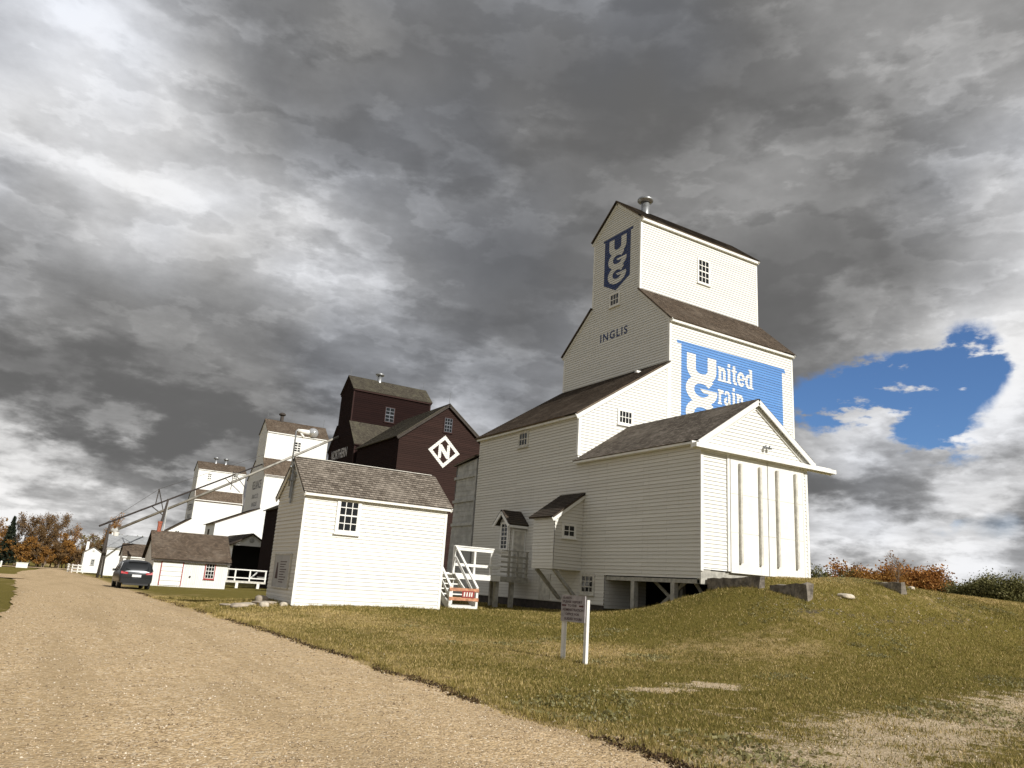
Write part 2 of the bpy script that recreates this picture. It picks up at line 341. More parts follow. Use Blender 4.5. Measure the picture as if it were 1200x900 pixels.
def corner_boards(mb, x0, x1, y0, y1, z0, z1, w=.11, t=.03):
    for x, sx_ in ((x0,-1),(x1,1)):
        for y, sy_ in ((y0,-1),(y1,1)):
            za = z0; zb = z1
            xa, xb = sorted((x+sx_*t, x-sx_*w)); ya, yb = sorted((y+sy_*t, y)); mb.box(xa, xb, ya, yb, za, zb)
            xa, xb = sorted((x+sx_*t, x)); ya, yb = sorted((y-sy_*.0005, y-sy_*w)); mb.box(xa, xb, ya, yb, za, zb)
def rings_lathe(mb, c, prof, n=14):
    base = len(mb.v)
    for (r, z_) in prof:
        for k in range(n): a = 2*math.pi*k/n; mb.v.append((c[0]+r*math.cos(a), c[1]+r*math.sin(a), c[2]+z_))
    for i in range(len(prof)-1):
        for k in range(n): mb.f.append((base+i*n+k, base+i*n+(k+1)%n, base+(i+1)*n+(k+1)%n, base+(i+1)*n+k)); mb.uv += [(0,0)]*4
    mb.f.append(tuple(base+(len(prof)-1)*n+k for k in range(n))); mb.uv += [(0,0)]*n
def vent(parent, c, h=1., r=.25, m=None):
    a = MB(); rings_lathe(a, c, [(r*.9,-.5),(r*.9,h*.6)]); o = a.build('vent_pipe', m or M_['steel'], parent, True)
    b = MB(); rings_lathe(b, (c[0],c[1],c[2]+h*.55), [(r*.95,0),(r*1.6,.06),(r*1.75,h*.17),(r*1.6,h*.3),(r*.9,h*.42),(r*.3,h*.47)]); b.build('vent_cap', m or M_['steel'], o, True)
# ---- lettering
def text_polys(s, offset=0.0, spacing=1.0):
    cu = bpy.data.curves.new('txt', 'FONT'); cu.body = s; cu.size = 1; cu.offset = offset; cu.space_character = spacing; cu.resolution_u = 3; cu.fill_mode = 'FRONT'
    o = bpy.data.objects.new('txt', cu); COL.objects.link(o); dg = bpy.context.evaluated_depsgraph_get(); dg.update()
    me = bpy.data.meshes.new_from_object(o.evaluated_get(dg)); bm = bmesh.new(); bm.from_mesh(me); bmesh.ops.triangulate(bm, faces=bm.faces[:])
    P_ = [[(v.co.x, v.co.y) for v in f.verts] for f in bm.faces]; bm.free(); bpy.data.objects.remove(o); bpy.data.curves.remove(cu); bpy.data.meshes.remove(me)
    out = []
    for q in P_:
        ar = sum(q[i][0]*q[(i+1)%3][1]-q[(i+1)%3][0]*q[i][1] for i in range(3)); out.append(q if ar > 0 else q[::-1])
    return out
def fit_text(s, a0, a1, b0, b1, offset=0., spacing=1.):
    P_ = text_polys(s, offset, spacing); xs = [p[0] for q in P_ for p in q]; ys = [p[1] for q in P_ for p in q]
    x0, x1, y0, y1 = min(xs), max(xs), min(ys), max(ys)
    return [[(a0+(p[0]-x0)/(x1-x0)*(a1-a0), b0+(p[1]-y0)/(y1-y0)*(b1-b0)) for p in q] for q in P_]
def paint(mb, fr, polys, off=.003, e=EXPO, lip=.024, flatlap=False):
    for q in polys:
        if flatlap: flat(mb, fr, q, off)
        else: lap(mb, fr, q, e, lip, off, under=False)
def stroke(path, w):
    """mitred strip of quads; w = (half width across vertical strokes, half width across horizontal strokes)"""
    n = len(path); L = []; Rr = []
    for i in range(n):
        a = path[max(i-1, 0)]; b = path[min(i+1, n-1)]; dx, dy = b[0]-a[0], b[1]-a[1]; l = math.hypot(dx, dy); nx, ny = -dy/l, dx/l
        L.append((path[i][0]+nx*w[0], path[i][1]+ny*w[1])); Rr.append((path[i][0]-nx*w[0], path[i][1]-ny*w[1]))
    out = []
    for i in range(n-1):
        q = [Rr[i], Rr[i+1], L[i+1], L[i]]
        for t_ in ([q[0], q[1], q[2]], [q[0], q[2], q[3]]):
            ar = sum(t_[j][0]*t_[(j+1)%3][1]-t_[(j+1)%3][0]*t_[j][1] for j in range(3))
            if abs(ar) > 1e-9: out.append(t_ if ar > 0 else t_[::-1])
    return out
def arc(cx, cy, rx, ry, a0, a1, n=14): return [(cx+rx*math.cos(R_(a0+(a1-a0)*i/n)), cy+ry*math.sin(R_(a0+(a1-a0)*i/n))) for i in range(n+1)]
def logo_layers(u0, v0, s, rows=3):
    """the stacked U, G, G; u0 = left of the U, v0 = its top; unit = U width 2.08"""
    T_ = lambda P: [[(u0+x*s, v0+y*s) for x, y in q] for q in P]
    U = [(.31,0)] + [(.31,-.55)] + arc(1.04,-.72,.73,.5,180,360,16) + [(1.77,-.55),(1.77,0)]
    out = [T_(stroke(U, (.31,.24)))]
    for g in range(rows-1):
        cy = -1.83-1.24*g
        G_ = arc(1.04, cy, .82, .56, 38, 360, 26)
        out.append(T_(stroke(G_, (.29,.2)))); out.append(T_([[(.90,cy+.08),(1.15,cy-.12),(2.13,cy-.12),(2.13,cy+.08)]]))
    return out
# slab-serif lower case letters, unit: x-height 1, stem .3
def glyph(ch):
    st = .27; sf = .09; P_ = []
    r = lambda x0, y0, x1, y1: [(x0,y0),(x1,y0),(x1,y1),(x0,y1)]
    def stem(x, y0, y1, top=True, bot=True):
        P_.append(r(x, y0, x+st, y1))
        if bot: P_.append(r(x-sf, y0, x, y0+.12)); P_.append(r(x+st, y0, x+st+sf, y0+.12))
        if top: P_.append(r(x-sf, y1-.12, x, y1))
    if ch == 'n': stem(.1,0,1); stem(.55,0,.8,top=False); P_.extend(stroke([(.37,.78),(.5,.88),(.64,.86),(.69,.78)], (.1,.11))); w = .95
    elif ch == 'i': stem(.1,0,1); P_.append(r(.1,1.12,.37,1.34)); w = .5
    elif ch == 't': P_.append(r(.14,.15,.41,1.3)); P_.append(r(0,.86,.14,1)); P_.append(r(.41,.86,.56,1)); P_.extend(stroke([(.28,.15),(.36,.1),(.56,.1)], (.12,.1))); w = .6
    elif ch == 'e': P_.extend(stroke(arc(.42,.5,.29,.41,-35,-360,18), (.13,.1))); P_.append(r(.24,.42,.72,.55)); w = .86
    elif ch == 'd': P_.extend(stroke(arc(.36,.48,.23,.4,60,300,14), (.13,.1))); P_.append(r(.5,0,.77,1.36)); P_.append(r(.4,1.24,.5,1.36)); P_.append(r(.77,0,.88,.12)); w = .95
    elif ch == 'r': stem(.1,0,1); P_.extend(stroke([(.37,.75),(.46,.88),(.66,.86)], (.1,.12))); w = .72
    elif ch == 'a': P_.extend(stroke(arc(.34,.28,.22,.2,90,350,14), (.12,.1))); P_.append(r(.46,0,.73,.8)); P_.append(r(.73,0,.84,.12)); P_.extend(stroke([(.12,.72),(.22,.9),(.46,.9),(.6,.8)], (.1,.1))); w = .9
    elif ch == 's': P_.extend(stroke([(.66,.78),(.5,.9),(.24,.88),(.2,.68),(.58,.42),(.64,.22),(.44,.1),(.18,.14),(.1,.26)], (.11,.1))); w = .78
    elif ch == 'o': P_.extend(stroke(arc(.42,.5,.29,.4,0,360,20), (.13,.1))); w = .86
    elif ch == 'w': P_.extend(stroke([(.05,.98),(.3,.05)], (.13,.1))); P_.extend(stroke([(.34,.05),(.5,.8)], (.1,.1))); P_.extend(stroke([(.54,.8),(.72,.05)], (.13,.1))); P_.extend(stroke([(.76,.05),(.98,.98)], (.1,.1))); w = 1.08
    return P_, w
def word(s, u0, v0, width, xh):
    gl = [glyph(c) for c in s]; tot = sum(w for _, w in gl); k = width/tot; x = u0; out = []
    for P_, w in gl:
        out += [[(x+p[0]*k, v0+p[1]*xh) for p in q] for q in P_]; x += w*k
    return out

# ---------------------------------------------------------------- terrain heights (surveyed points, smoothly joined)
CP=[(-60,-40,-1.6),(0,-40,-1.6),(60,-40,-1.7),(-10,0,-1.6),(0,0,-1.6),(5,6,-1.58),(10,5,-1.58),(18,5,-1.6),(30,4,-1.7),(50,0,-1.8),(0,13,-1.5),(7,13,-1.46),(10.5,14.5,-1.43),(0,22,-1.42),(6.3,22,-1.27),(4.8,24,-1.36),(4.5,29,-1.4),(0,32,-1.44),(8,33,-1.27),(-8,22,-1.42),(-10,40,-1.45),(0,48,-1.5),(7,48,-1.48),(6,56,-1.58),(0,70,-1.6),(8.4,66,-1.56),(13.9,66,-1.56),(15,74,-1.62),(19,74,-1.55),(25,60,-1.3),(25,74,-1.45),(7.7,26,-1.02),(13,26,-.92),(7.7,29,-.93),(13,29,-.9),(15.5,29.2,-.95),(18,31,-.88),(20,26.5,-.75),(20,31,-.84),(20,36,-.82),(14,22,-1.12),(16,26,-.98),(20,25.3,-.68),(20,23.5,-.53),(20,21.2,-.10),(20,20,.2),(20,18,.5),(21.2,18.2,.6),(22.4,17.2,.7),(20.5,16,.28),(20.45,17.5,.5),(26.1,16.4,.78),(22.7,16,.33),(25,19.2,1.02),(22,19.6,.95),(26.3,20,1.02),(30,20,.99),(33,20,.98),(37,20,.93),(42,20,.87),(55,22,.7),(28,30,.9),(36,30,1.0),(45,35,.8),(35,45,.4),(60,60,.3),(25,17,.82),(30,17,.8),(36,17,.62),(45,16,.4),(22,14.5,-.35),(26,14.5,-.25),(32,14,-.35),(40,13,-.55),(20,13,-.9),(26,12,-.95),(34,11,-1.1),(17,11,-1.35),(14,15,-1.35),(17,17.5,-.75),(18.5,18.5,-.2),(17,21,-.8),(18,24,-.78),(24,10,-1.35),(14,10,-1.5),(20,40,-.9),(14,45,-1.3),(25,45,-.7),(20,60,-1.35),(22.5,23.5,-.5),(24.5,24,-.35),(22.5,21.5,-.1),(24.5,21.5,.1),(0,100,-1.55),(10,100,-1.5),(25,110,-1.4),(0,140,-1.6),(10,140,-1.5),(30,160,-1.4),(-30,60,-1.6),(-60,100,-1.6),(-60,40,-1.6),(70,10,-.4),(90,60,0),(60,110,-.8),(-30,160,-1.6),(-40,0,-1.6),(40,200,-1.5),(0,200,-1.5),(100,120,-.5)]
CP = np.array(CP, float)
def _kern(a, b, c=1.2): return np.sqrt(((a[:,None,:]-b[None,:,:])**2).sum(-1)+c*c)
_n = len(CP); _M = np.zeros((_n+1,_n+1)); _M[:_n,:_n] = _kern(CP[:,:2],CP[:,:2])-0.15*np.eye(_n); _M[:_n,_n] = 1; _M[_n,:_n] = 1
_W = np.linalg.solve(_M, np.append(CP[:,2]+1.5, 0))
def H(x, y):
    x = np.asarray(x, float); y = np.asarray(y, float); s = x.shape; q = np.stack([x.ravel(), y.ravel()], 1); o = np.empty(len(q))
    for i in range(0, len(q), 20000): o[i:i+20000] = _kern(q[i:i+20000], CP[:,:2])@_W[:_n]+_W[_n]
    r = np.hypot(q[:,0]-20, q[:,1]-50); t = np.clip((r-130)/90, 0, 1); t = t*t*(3-2*t)
    return (o*(1-t)-1.5).reshape(s)
def h1(x, y): return float(H(np.array([x]), np.array([y]))[0])
def gauss_noise(x, y, f, seed):
    r_ = np.random.RandomState(seed); o = np.zeros_like(x, dtype=float)
    for _ in range(7): a = r_.rand()*6.283; k = f*(.6+.9*r_.rand()); o += np.sin((x*math.cos(a)+y*math.sin(a))*k+r_.rand()*6.283)
    return o/7**.5
RY = [-60,-10,0,6,9,12,14.5,17.6,22,25.5,31,40,50,62,83,98,112,126,133]
RR = [6.4,6.1,5.9,5.75,5.57,5.5,5.42,5.25,4.98,4.88,4.9,5.12,5.42,5.8,6.0,5.3,5.0,4.6,4.6]
RL = [-5,-3.6,-2.6,-2.0,-1.6,-1.2,-1.0,-.6,-.25,-.15,-.1,-.1,-.2,-.35,-.5,-.2,1.2,2.0,2.0]
def road_r(y): return np.interp(y, RY, RR) + .045*gauss_noise(np.asarray(y, float), np.asarray(y, float)*0, 4., 3)+.04*gauss_noise(np.asarray(y, float), np.asarray(y, float)*0, 15., 4)
def road_l(y): return np.interp(y, RY, RL) + .10*gauss_noise(np.asarray(y, float), np.asarray(y, float)*0, 3., 5)
# ---------------------------------------------------------------- ground materials
def ground_material():
    m, t, b = mat('lawn_ground'); ob = t.new('ShaderNodeTexCoord').outputs['Object']
    at = lambda n: t.new('ShaderNodeAttribute', attribute_name=n).outputs['Fac']
    n1 = t.noise(ob, .35, 6, .6); n2 = t.noise(ob, 2.4, 7, .7); n3 = t.noise(ob, 24, 6, .75); n4 = t.noise(ob, 90, 3, .7)
    green = t.mix(t.smooth(n3, .3, .7), (.105,.092,.018), (.265,.208,.052)); straw = t.mix(t.smooth(n3, .3, .7), (.37,.26,.11), (.60,.45,.24))
    f = t.math('ADD', t.math('MULTIPLY', t.math('SUBTRACT', n1, .5), 2.0), t.math('MULTIPLY', t.math('SUBTRACT', n2, .5), 1.6)); f = t.math('ADD', f, at('dry'))
    c = t.mix(t.smooth(f, .15, .85), green, straw)
    c = t.mix(t.smooth(t.math('ADD', n4, t.math('MULTIPLY', n2, .35)), .42, .62), t.mix(.72, c, (.04,.034,.016)), c)
    sand = t.mix(t.smooth(n3, .35, .65), (.46,.34,.205), (.82,.67,.47))
    bf = t.math('ADD', at('bare'), t.math('MULTIPLY', t.math('SUBTRACT', t.noise(ob, 1.9, 10, .78), .5), 3.4))
    bf = t.math('ADD', bf, t.math('MULTIPLY', t.math('SUBTRACT', n3, .5), .7))
    c = t.mix(t.smooth(bf, .60, .92), c, sand)
    pb = t.math('ADD', at('pebbly'), t.math('MULTIPLY', t.math('SUBTRACT', t.noise(ob, 5, 8, .75), .5), 2.2))
    c = t.mix(t.smooth(pb, .7, 1.0), c, t.mix(t.smooth(n3, .4, .6), (.045,.038,.026), (.20,.17,.125)))
    t.put(b.inputs['Base Color'], c); b.inputs['Roughness'].default_value = 1; b.inputs['Specular IOR Level'].default_value = .1
    bp = t.new('ShaderNodeBump'); bp.inputs['Strength'].default_value = .9; bp.inputs['Distance'].default_value = .05
    t.l.new(t.math('ADD', n3, t.math('MULTIPLY', n4, .5)), bp.inputs['Height']); t.l.new(bp.outputs[0], b.inputs['Normal'])
    return m
def gravel_material():
    m, t, b = mat('road_gravel'); ob = t.new('ShaderNodeTexCoord').outputs['Object']
    vo = t.new('ShaderNodeTexVoronoi'); t.l.new(ob, vo.inputs['Vector']); vo.inputs['Scale'].default_value = 30
    vb = t.new('ShaderNodeTexVoronoi'); t.l.new(ob, vb.inputs['Vector']); vb.inputs['Scale'].default_value = 66
    sc = t.new('ShaderNodeSeparateColor'); t.l.new(vo.outputs['Color'], sc.inputs[0])
    c = t.ramp(sc.outputs[0], [(0,(.17,.11,.058)),(.3,(.40,.28,.15)),(.65,(.56,.405,.225)),(.85,(.70,.53,.34)),(1,(.86,.76,.60))])
    sd = t.new('ShaderNodeSeparateColor'); t.l.new(vb.outputs['Color'], sd.inputs[0])
    c = t.mix(.38, c, t.ramp(sd.outputs[0], [(0,(.26,.175,.095)),(.5,(.56,.40,.22)),(1,(.72,.54,.33))]))
    mp = t.new('ShaderNodeMapping'); t.l.new(ob, mp.inputs[0]); mp.inputs['Scale'].default_value = (1.1,.09,1)
    wt = t.noise(mp.outputs[0], 1.0, 5, .6)     # wheel paths along the road
    c = t.mix(t.math('MULTIPLY', t.smooth(wt, .44, .62), .55), c, (.37,.265,.145))
    c = t.mix(t.math('MULTIPLY', t.smooth(t.noise(ob, .5, 7, .68), .48, .75), .4), c, (.46,.335,.20))
    c = t.mix(t.math('MULTIPLY', t.smooth(t.noise(ob, 11, 5, .7), .42, .62), .35), c, (.68,.52,.31))
    t.put(b.inputs['Base Color'], c); b.inputs['Roughness'].default_value = .95; b.inputs['Specular IOR Level'].default_value = .2
    bp = t.new('ShaderNodeBump'); bp.inputs['Strength'].default_value = 1.; bp.inputs['Distance'].default_value = .012
    hh = t.math('ADD', t.math('MULTIPLY', vo.outputs['Distance'], -1.2), t.math('MULTIPLY', t.noise(ob, 9, 6, .7), 1.5)); t.l.new(hh, bp.inputs['Height']); t.l.new(bp.outputs[0], b.inputs['Normal'])
    return m
M_['ground'] = ground_material(); M_['gravel'] = gravel_material()
# ---------------------------------------------------------------- ground sheet
def axis(knots):
    out = []
    for (a, b, st) in knots: out += list(np.arange(a, b, st))
    return np.array(out + [knots[-1][1]])
gx = axis([(-1500,-300,200),(-300,-80,20),(-80,-10,3),(-10,0,.8),(0,38,.22),(38,60,.8),(60,120,4),(120,300,20),(300,1500,200)])
gy = axis([(-1000,-200,200),(-200,-40,20),(-40,0,2.5),(0,4,.5),(4,24,.2),(24,45,.5),(45,100,2),(100,200,6),(200,400,25),(400,2000,200)])
GX, GY = np.meshgrid(gx, gy); GZ = H(GX, GY)
near = np.clip(1-np.hypot(GX-15, GY-14)/60, 0, 1)
GZ = GZ + near*(.018*gauss_noise(GX, GY, 2.2, 1)+.008*gauss_noise(GX, GY, 9, 2))
# the ground dips a little under the road sheet
inroad = (GX > road_l(GY)+.05) & (GX < road_r(GY)-.05) & (GY < 133); GZ = np.where(inroad, GZ-.05, GZ)
def fence_mask(x, y, pts, w):
    """distance based mask around a polyline"""
    best = np.full(x.shape, 1e9)
    for (ax, ay), (bx, by) in zip(pts[:-1], pts[1:]):
        dx, dy = bx-ax, by-ay; t = np.clip(((x-ax)*dx+(y-ay)*dy)/(dx*dx+dy*dy), 0, 1); best = np.minimum(best, np.hypot(x-ax-t*dx, y-ay-t*dy))
    return np.exp(-(best/w)**2)
bare = .95*fence_mask(GX, GY, [(5.8,5.5),(9,6.0),(12,6.9),(17.6,8.3),(30,9.3),(60,10)], 1.45) + .35*fence_mask(GX, GY, [(7.5,8.6),(11,7.5)], 1.1)
bare = np.maximum(bare, .62*np.exp(-np.abs(GX-road_r(GY)-.15)/.45)*(GX > road_r(GY)-.3)*np.clip((12-GY)/5, .28, 1))
bare = np.maximum(bare, 1.7*np.exp(-((GX-11.2)/.85)**2-((GY-10.85)/.42)**2)); bare = np.maximum(bare, 1.6*np.exp(-((GX-9.6)/.9)**2-((GY-10.6)/.35)**2))
bare = np.maximum(bare, .6*np.exp(-((GX-9.2)/1.8)**2-((GY-8.6)/1.0)**2)); bare = np.maximum(bare, .85*np.exp(-((GX-6.9)/.7)**2-((GY-26.8)/.9)**2))
dry = np.exp(-np.abs(GX-road_r(GY))/.9)*.75 + .35*np.exp(-((GX-14)/7)**2-((GY-14.5)/2.8)**2) + .55*fence_mask(GX, GY, [(24,18.5),(45,18.5)], 2.0) + .5*fence_mask(GX, GY, [(7.8,24),(9.3,18),(12.5,16)], 2.2) - .25*np.exp(-((GX-13)/6)**2-((GY-11.5)/1.5)**2)- .35*fence_mask(GX, GY, [(20,12),(34,12.5)], 1.6)-.5*np.exp(-((GX-17)/4)**2-((GY-19)/2)**2)
pebb = .75*fence_mask(GX, GY, [(19.6,15.4),(23,14.6),(27,14.6)], .7)
nx_, ny_ = len(gx), len(gy)
vv = np.stack([GX.ravel(), GY.ravel(), GZ.ravel()], 1)
ii = np.arange(ny_-1)[:,None]*nx_+np.arange(nx_-1)[None,:]; qf = np.stack([ii, ii+1, ii+nx_+1, ii+nx_], -1).reshape(-1, 4)
def np_mesh(name, v, f, m, smooth=False, attrs=None):
    me = bpy.data.meshes.new(name); k = f.shape[1]
    me.vertices.add(len(v)); me.vertices.foreach_set('co', np.ascontiguousarray(v, dtype=np.float32).ravel())
    me.loops.add(f.size); me.loops.foreach_set('vertex_index', np.ascontiguousarray(f, dtype=np.int32).ravel())
    me.polygons.add(len(f)); me.polygons.foreach_set('loop_start', np.arange(0, f.size, k, dtype=np.int32))
    for a, d in (attrs or {}).items(): at_ = me.attributes.new(a, 'FLOAT', 'POINT'); at_.data.foreach_set('value', np.ascontiguousarray(d, dtype=np.float32).ravel())
    me.materials.append(m); me.update(calc_edges=True)
    if smooth: me.polygons.foreach_set('use_smooth', np.ones(len(f), bool))
    o = bpy.data.objects.new(name, me); COL.objects.link(o); return o
g = np_mesh('ground', vv, qf, M_['ground'], True, {'bare': bare, 'dry': dry, 'pebbly': pebb}); g['kind'] = 'structure'
# ---------------------------------------------------------------- gravel road, crossroad and side track
ys = axis([(-60,-4,4),(-4,4,.5),(4,30,.15),(30,70,.5),(70,133,1.5)]); nc = 26
lx = road_l(ys); rx_ = road_r(ys); s_ = np.linspace(0, 1, nc)
RX = lx[:,None]+(rx_-lx)[:,None]*s_[None,:]; RYY = np.repeat(ys[:,None], nc, 1)
RZ = H(RX, RYY)+.014+.05*np.sin(np.pi*s_)[None,:]
nr = np.clip(1-np.hypot(RX-15, RYY-14)/60, 0, 1); RZ = RZ+nr*(.018*gauss_noise(RX, RYY, 2.2, 1)+.006*gauss_noise(RX, RYY, 9, 2)) - .022*np.clip(np.abs(s_-.5)*2-.9,0,1)[None,:]*10*.6
jj = np.arange(len(ys)-1)[:,None]*nc+np.arange(nc-1)[None,:]
rd = np_mesh('gravel_road', np.stack([RX.ravel(), RYY.ravel(), RZ.ravel()], 1), np.stack([jj, jj+1, jj+nc+1, jj+nc], -1).reshape(-1,4), M_['gravel'], True); rd['kind'] = 'structure'
def sheet(name, x0, x1, y0, y1, nxx, nyy, lift, m):
    X_, Y_ = np.meshgrid(np.linspace(x0, x1, nxx), np.linspace(y0, y1, nyy)); Z_ = H(X_, Y_)+lift
    k = np.arange(nyy-1)[:,None]*nxx+np.arange(nxx-1)[None,:]
    o = np_mesh(name, np.stack([X_.ravel(), Y_.ravel(), Z_.ravel()], 1), np.stack([k, k+1, k+nxx+1, k+nxx], -1).reshape(-1,4), m, True); o['kind'] = 'structure'; return o
sheet('crossroad', -90, 8, 127, 139, 40, 8, .08, M_['gravel']); sheet('side_road', -60, .2, 66, 80, 30, 8, .05, M_['gravel'])

# ---------------------------------------------------------------- elevator tower with its cupola (shared by all four elevators)
def tower(root, x0, x1, y0, y1, zb, ze, yc0, yc1, zs, zce, zcr, wall, roofm, trim, cor=True, e=EXPO, rs=None):
    """body with two shoulder roofs and a gabled cupola on top; ridge runs along X"""
    ym = (yc0+yc1)/2
    w = MB(); walls_box(w, x0, x1, y0, y1, zb, ze, e=e)
    for fr, sg in ((FX(x0), -1), (FXp(x1), 1)):
        P_ = lambda y, z_: (sg*y, z_)
        q = [P_(y0,ze), P_(y1,ze), P_(yc1,zs), P_(yc0,zs)]; lap(w, fr, q if sg > 0 else q[::-1], e)
    w.build('tower_wall', wall, root)
    c = MB()
    for fr, sg in ((FX(x0), -1), (FXp(x1), 1)):
        q = [(sg*yc0,zs), (sg*yc1,zs), (sg*yc1,zce), (sg*ym,zcr), (sg*yc0,zce)]; lap(c, fr, q if sg > 0 else q[::-1], e)
    walls_box(c, x0, x1, yc0, yc1, zs-.4, zce, 'yY', e); c.build('cupola_wall', wall, root)
    o = .14; r = MB()
    sl = (zs-ze)/(yc0-y0); d = .22
    roof_plane(r, (x0-o,y0-d,ze-d*sl+.06), (x1+o,y0-d,ze-d*sl+.06), (x1+o,yc0,zs+.06), (x0-o,yc0,zs+.06))
    roof_plane(r, (x1+o,y1+d,ze-d*sl+.06), (x0-o,y1+d,ze-d*sl+.06), (x0-o,yc1,zs+.06), (x1+o,yc1,zs+.06)); r.build('shoulder_roof', roofm, root)
    r = MB(); sl2 = (zcr-zce)/(ym-yc0); d = .2
    roof_plane(r, (x0-o-.02,yc0-d,zce-d*sl2+.07), (x1+o,yc0-d,zce-d*sl2+.07), (x1+o,ym,zcr+.07), (x0-o-.02,ym,zcr+.07))
    roof_plane(r, (x1+o,yc1+d,zce-d*sl2+.07), (x0-o-.02,yc1+d,zce-d*sl2+.07), (x0-o-.02,ym,zcr+.07), (x1+o,ym,zcr+.07)); r.build('cupola_roof', roofm, root)
    t = MB(); tt = .035
    if cor:
        corner_boards(t, x0, x1, y0, y1, zb, ze-.02); corner_boards(t, x0, x1, yc0, yc1, zs+.02, zce-.02, .10)
    for ya, yb, za, zb2, dd in ((y0,yc0,ze,zs,1),(y1,yc1,ze,zs,-1),(yc0,ym,zce,zcr,1),(yc1,ym,zce,zcr,-1)):
        for xx, sg in ((x0,-1),(x1,1)):
            s1 = (zb2-za)/abs(yb-ya); xo = xx+sg*(tt/2+.005+.0)
            t.bar((xo, ya-dd*.2, za-.2*s1-.10), (xo, yb-(.0 if yb != ym else -dd*.0), zb2-.10), tt*1.6, .2, (0,0,1))
    t.box(x0-.03, x1+.03, y0-.17, y0-.03, ze-.30, ze-.10); t.box(x0-.03, x1+.03, yc0-.16, yc0-.03, zce-.28, zce-.08)
    t.box(x0-.03, x1+.03, y1+.03, y1+.17, ze-.30, ze-.10); t.box(x0-.03, x1+.03, yc1+.03, yc1+.16, zce-.28, zce-.08)
    t.build('trim_board', trim, root)
# ================================================================ the big white elevator with the blue signs
UX0, UX1, UY0, UY1 = 25.39, 34.62, 27.38, 36.5
E1 = thing('grain_elevator', 'tall white grain elevator with a blue painted sign on its sunlit side', 'grain elevator', (27, 29, h1(20,27.4)), 'grain elevators in a row')
tower(E1, UX0, UX1, UY0, UY1, -1.2, 13.82, 29.75, 33.9, 16.0, 20.35, 22.05, M_['white'], M_['roof'], M_['trim'])
# lean-to annex on the road side
AX, AY1, AE, AP = 20.0, 36.45, 7.88, 11.36
w = MB()
lap(w, FX(AX), [(-AY1,.74),(-UY0,.74),(-UY0,AE),(-AY1,AE)])
w.build('annex_wall', M_['grey_white'], E1); w = MB(); lap(w, FY(UY0), [(AX,.74),(UX0-.02,.74),(UX0-.02,AP),(AX,AE)]); w.build('annex_wall', M_['white'], E1)
w = MB(); lap(w, FYp(AY1), [(-UX0,-.7),(-AX,-.7),(-AX,AE),(-UX0,AP)]); w.build('annex_wall', M_['grey_white'], E1)
sl = (AP-AE)/(UX0-AX); r = MB()
roof_plane(r, (AX-.25,AY1+.15,AE-.25*sl+.07), (AX-.25,UY0-.12,AE-.25*sl+.07), (UX0-.02,UY0-.12,AP+.06), (UX0-.02,AY1+.15,AP+.06)); r.build('annex_roof', M_['roof'], E1)
t = MB(); t.bar((AX-.2,UY0-.06,AE-.25), (UX0-.02,UY0-.06,AP-.10), .05, .24); t.box(AX-.035, AX+.12, UY0-.03, UY0-.0, 5.9, AE-.1); t.box(AX-.035, AX-.0, UY0, UY0+.1, 5.9, AE-.1)
t.box(AX-.18, AX-.03, UY0-.02, AY1+.1, AE-.24, AE-.06); t.box(UX0-.14, UX0-.021, UY0-.032, UY0-.001, 7.4, AP-.1)
t.box(UX0-.9, UX0-.1, UY0+1.4, UY0+1.55, AP-.42, AP-.30)
t.build('annex_trim', M_['trim'], E1)
# basement storey under the annex, open crawl space towards the drive shed
w = MB(); lap(w, FX(AX), [(-AY1,-.45),(-25.2,-.45),(-25.2,.735),(-AY1,.735)]); lap(w, FY(25.2), [(AX,-.55),(22.2,-.55),(22.2,.735),(AX,.735)])
w.build('basement_wall', M_['grey_white'], E1)
w = MB(); w.box(AX+.04, AX+.3, 25.24, AY1, -1.3, -.451); w.box(AX+.3, 22.2, 25.24, 25.5, -1.3, -.551); w.build('foundation', M_['dark_wood'], E1)
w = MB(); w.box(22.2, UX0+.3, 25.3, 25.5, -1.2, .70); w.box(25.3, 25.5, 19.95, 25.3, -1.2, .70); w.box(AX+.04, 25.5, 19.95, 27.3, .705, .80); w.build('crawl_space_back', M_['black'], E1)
w = MB()
w.box(AX+.02, AX+.2, 19.95, 25.1, .56, .702); w.build('sill_beam', M_['grey_wood'], E1)
for y in (23.5, 21.3): w = MB(); w.box(AX+.02, AX+.22, y-.1, y+.1, -1.1, .558); w.build('post', M_['grey_wood'], E1)
for y in (22.4, 20.2): w = MB(); w.box(AX+1.5, AX+1.66, y-.08, y+.08, -1.1, .70); w.build('post', M_['grey_wood'], E1)
for ya, yb in ((23.35, 21.45), (21.15, 19.95)):
    w = MB(); w.bar((AX+.9,ya,-.6), (AX+.9,yb,.66), .05, .13); w.bar((AX+.96,ya,.66), (AX+.96,yb,-.6), .05, .13); w.build('cross_brace', M_['grey_wood'], E1)
# sheet-clad bin beyond the annex
w = MB()
Fb = FX(AX+.05)
lap(w, Fb, [(-39.4,-.6),(-36.62,-.6),(-36.62,6.75),(-38.9,6.55)], .28, .012)
lap(w, FYp(39.1), [(-24.5,-.6),(-AX-.05,-.6),(-AX-.05,6.5),(-24.5,7.4)], .28, .012)
w.build('side_bin', M_['tin'], E1)
w = MB()
for za, zb in ((5.85,5.8),(4.52,4.48),(3.2,3.2)): w.bar((AX-.0,36.55,za), (AX-.0,39.15,zb), .07, .16)
w.bar((AX-.0,36.6,-.5), (AX-.0,36.6,6.7), .06, .1); w.build('side_bin_batten', M_['tin'], E1)
r = MB(); roof_plane(r, (AX-.15,39.2,6.55), (AX-.15,36.47,6.9), (UX0-.1,36.55,8.3), (UX0-.1,39.2,7.9)); r.build('side_bin_roof', M_['roof_grey'], E1)
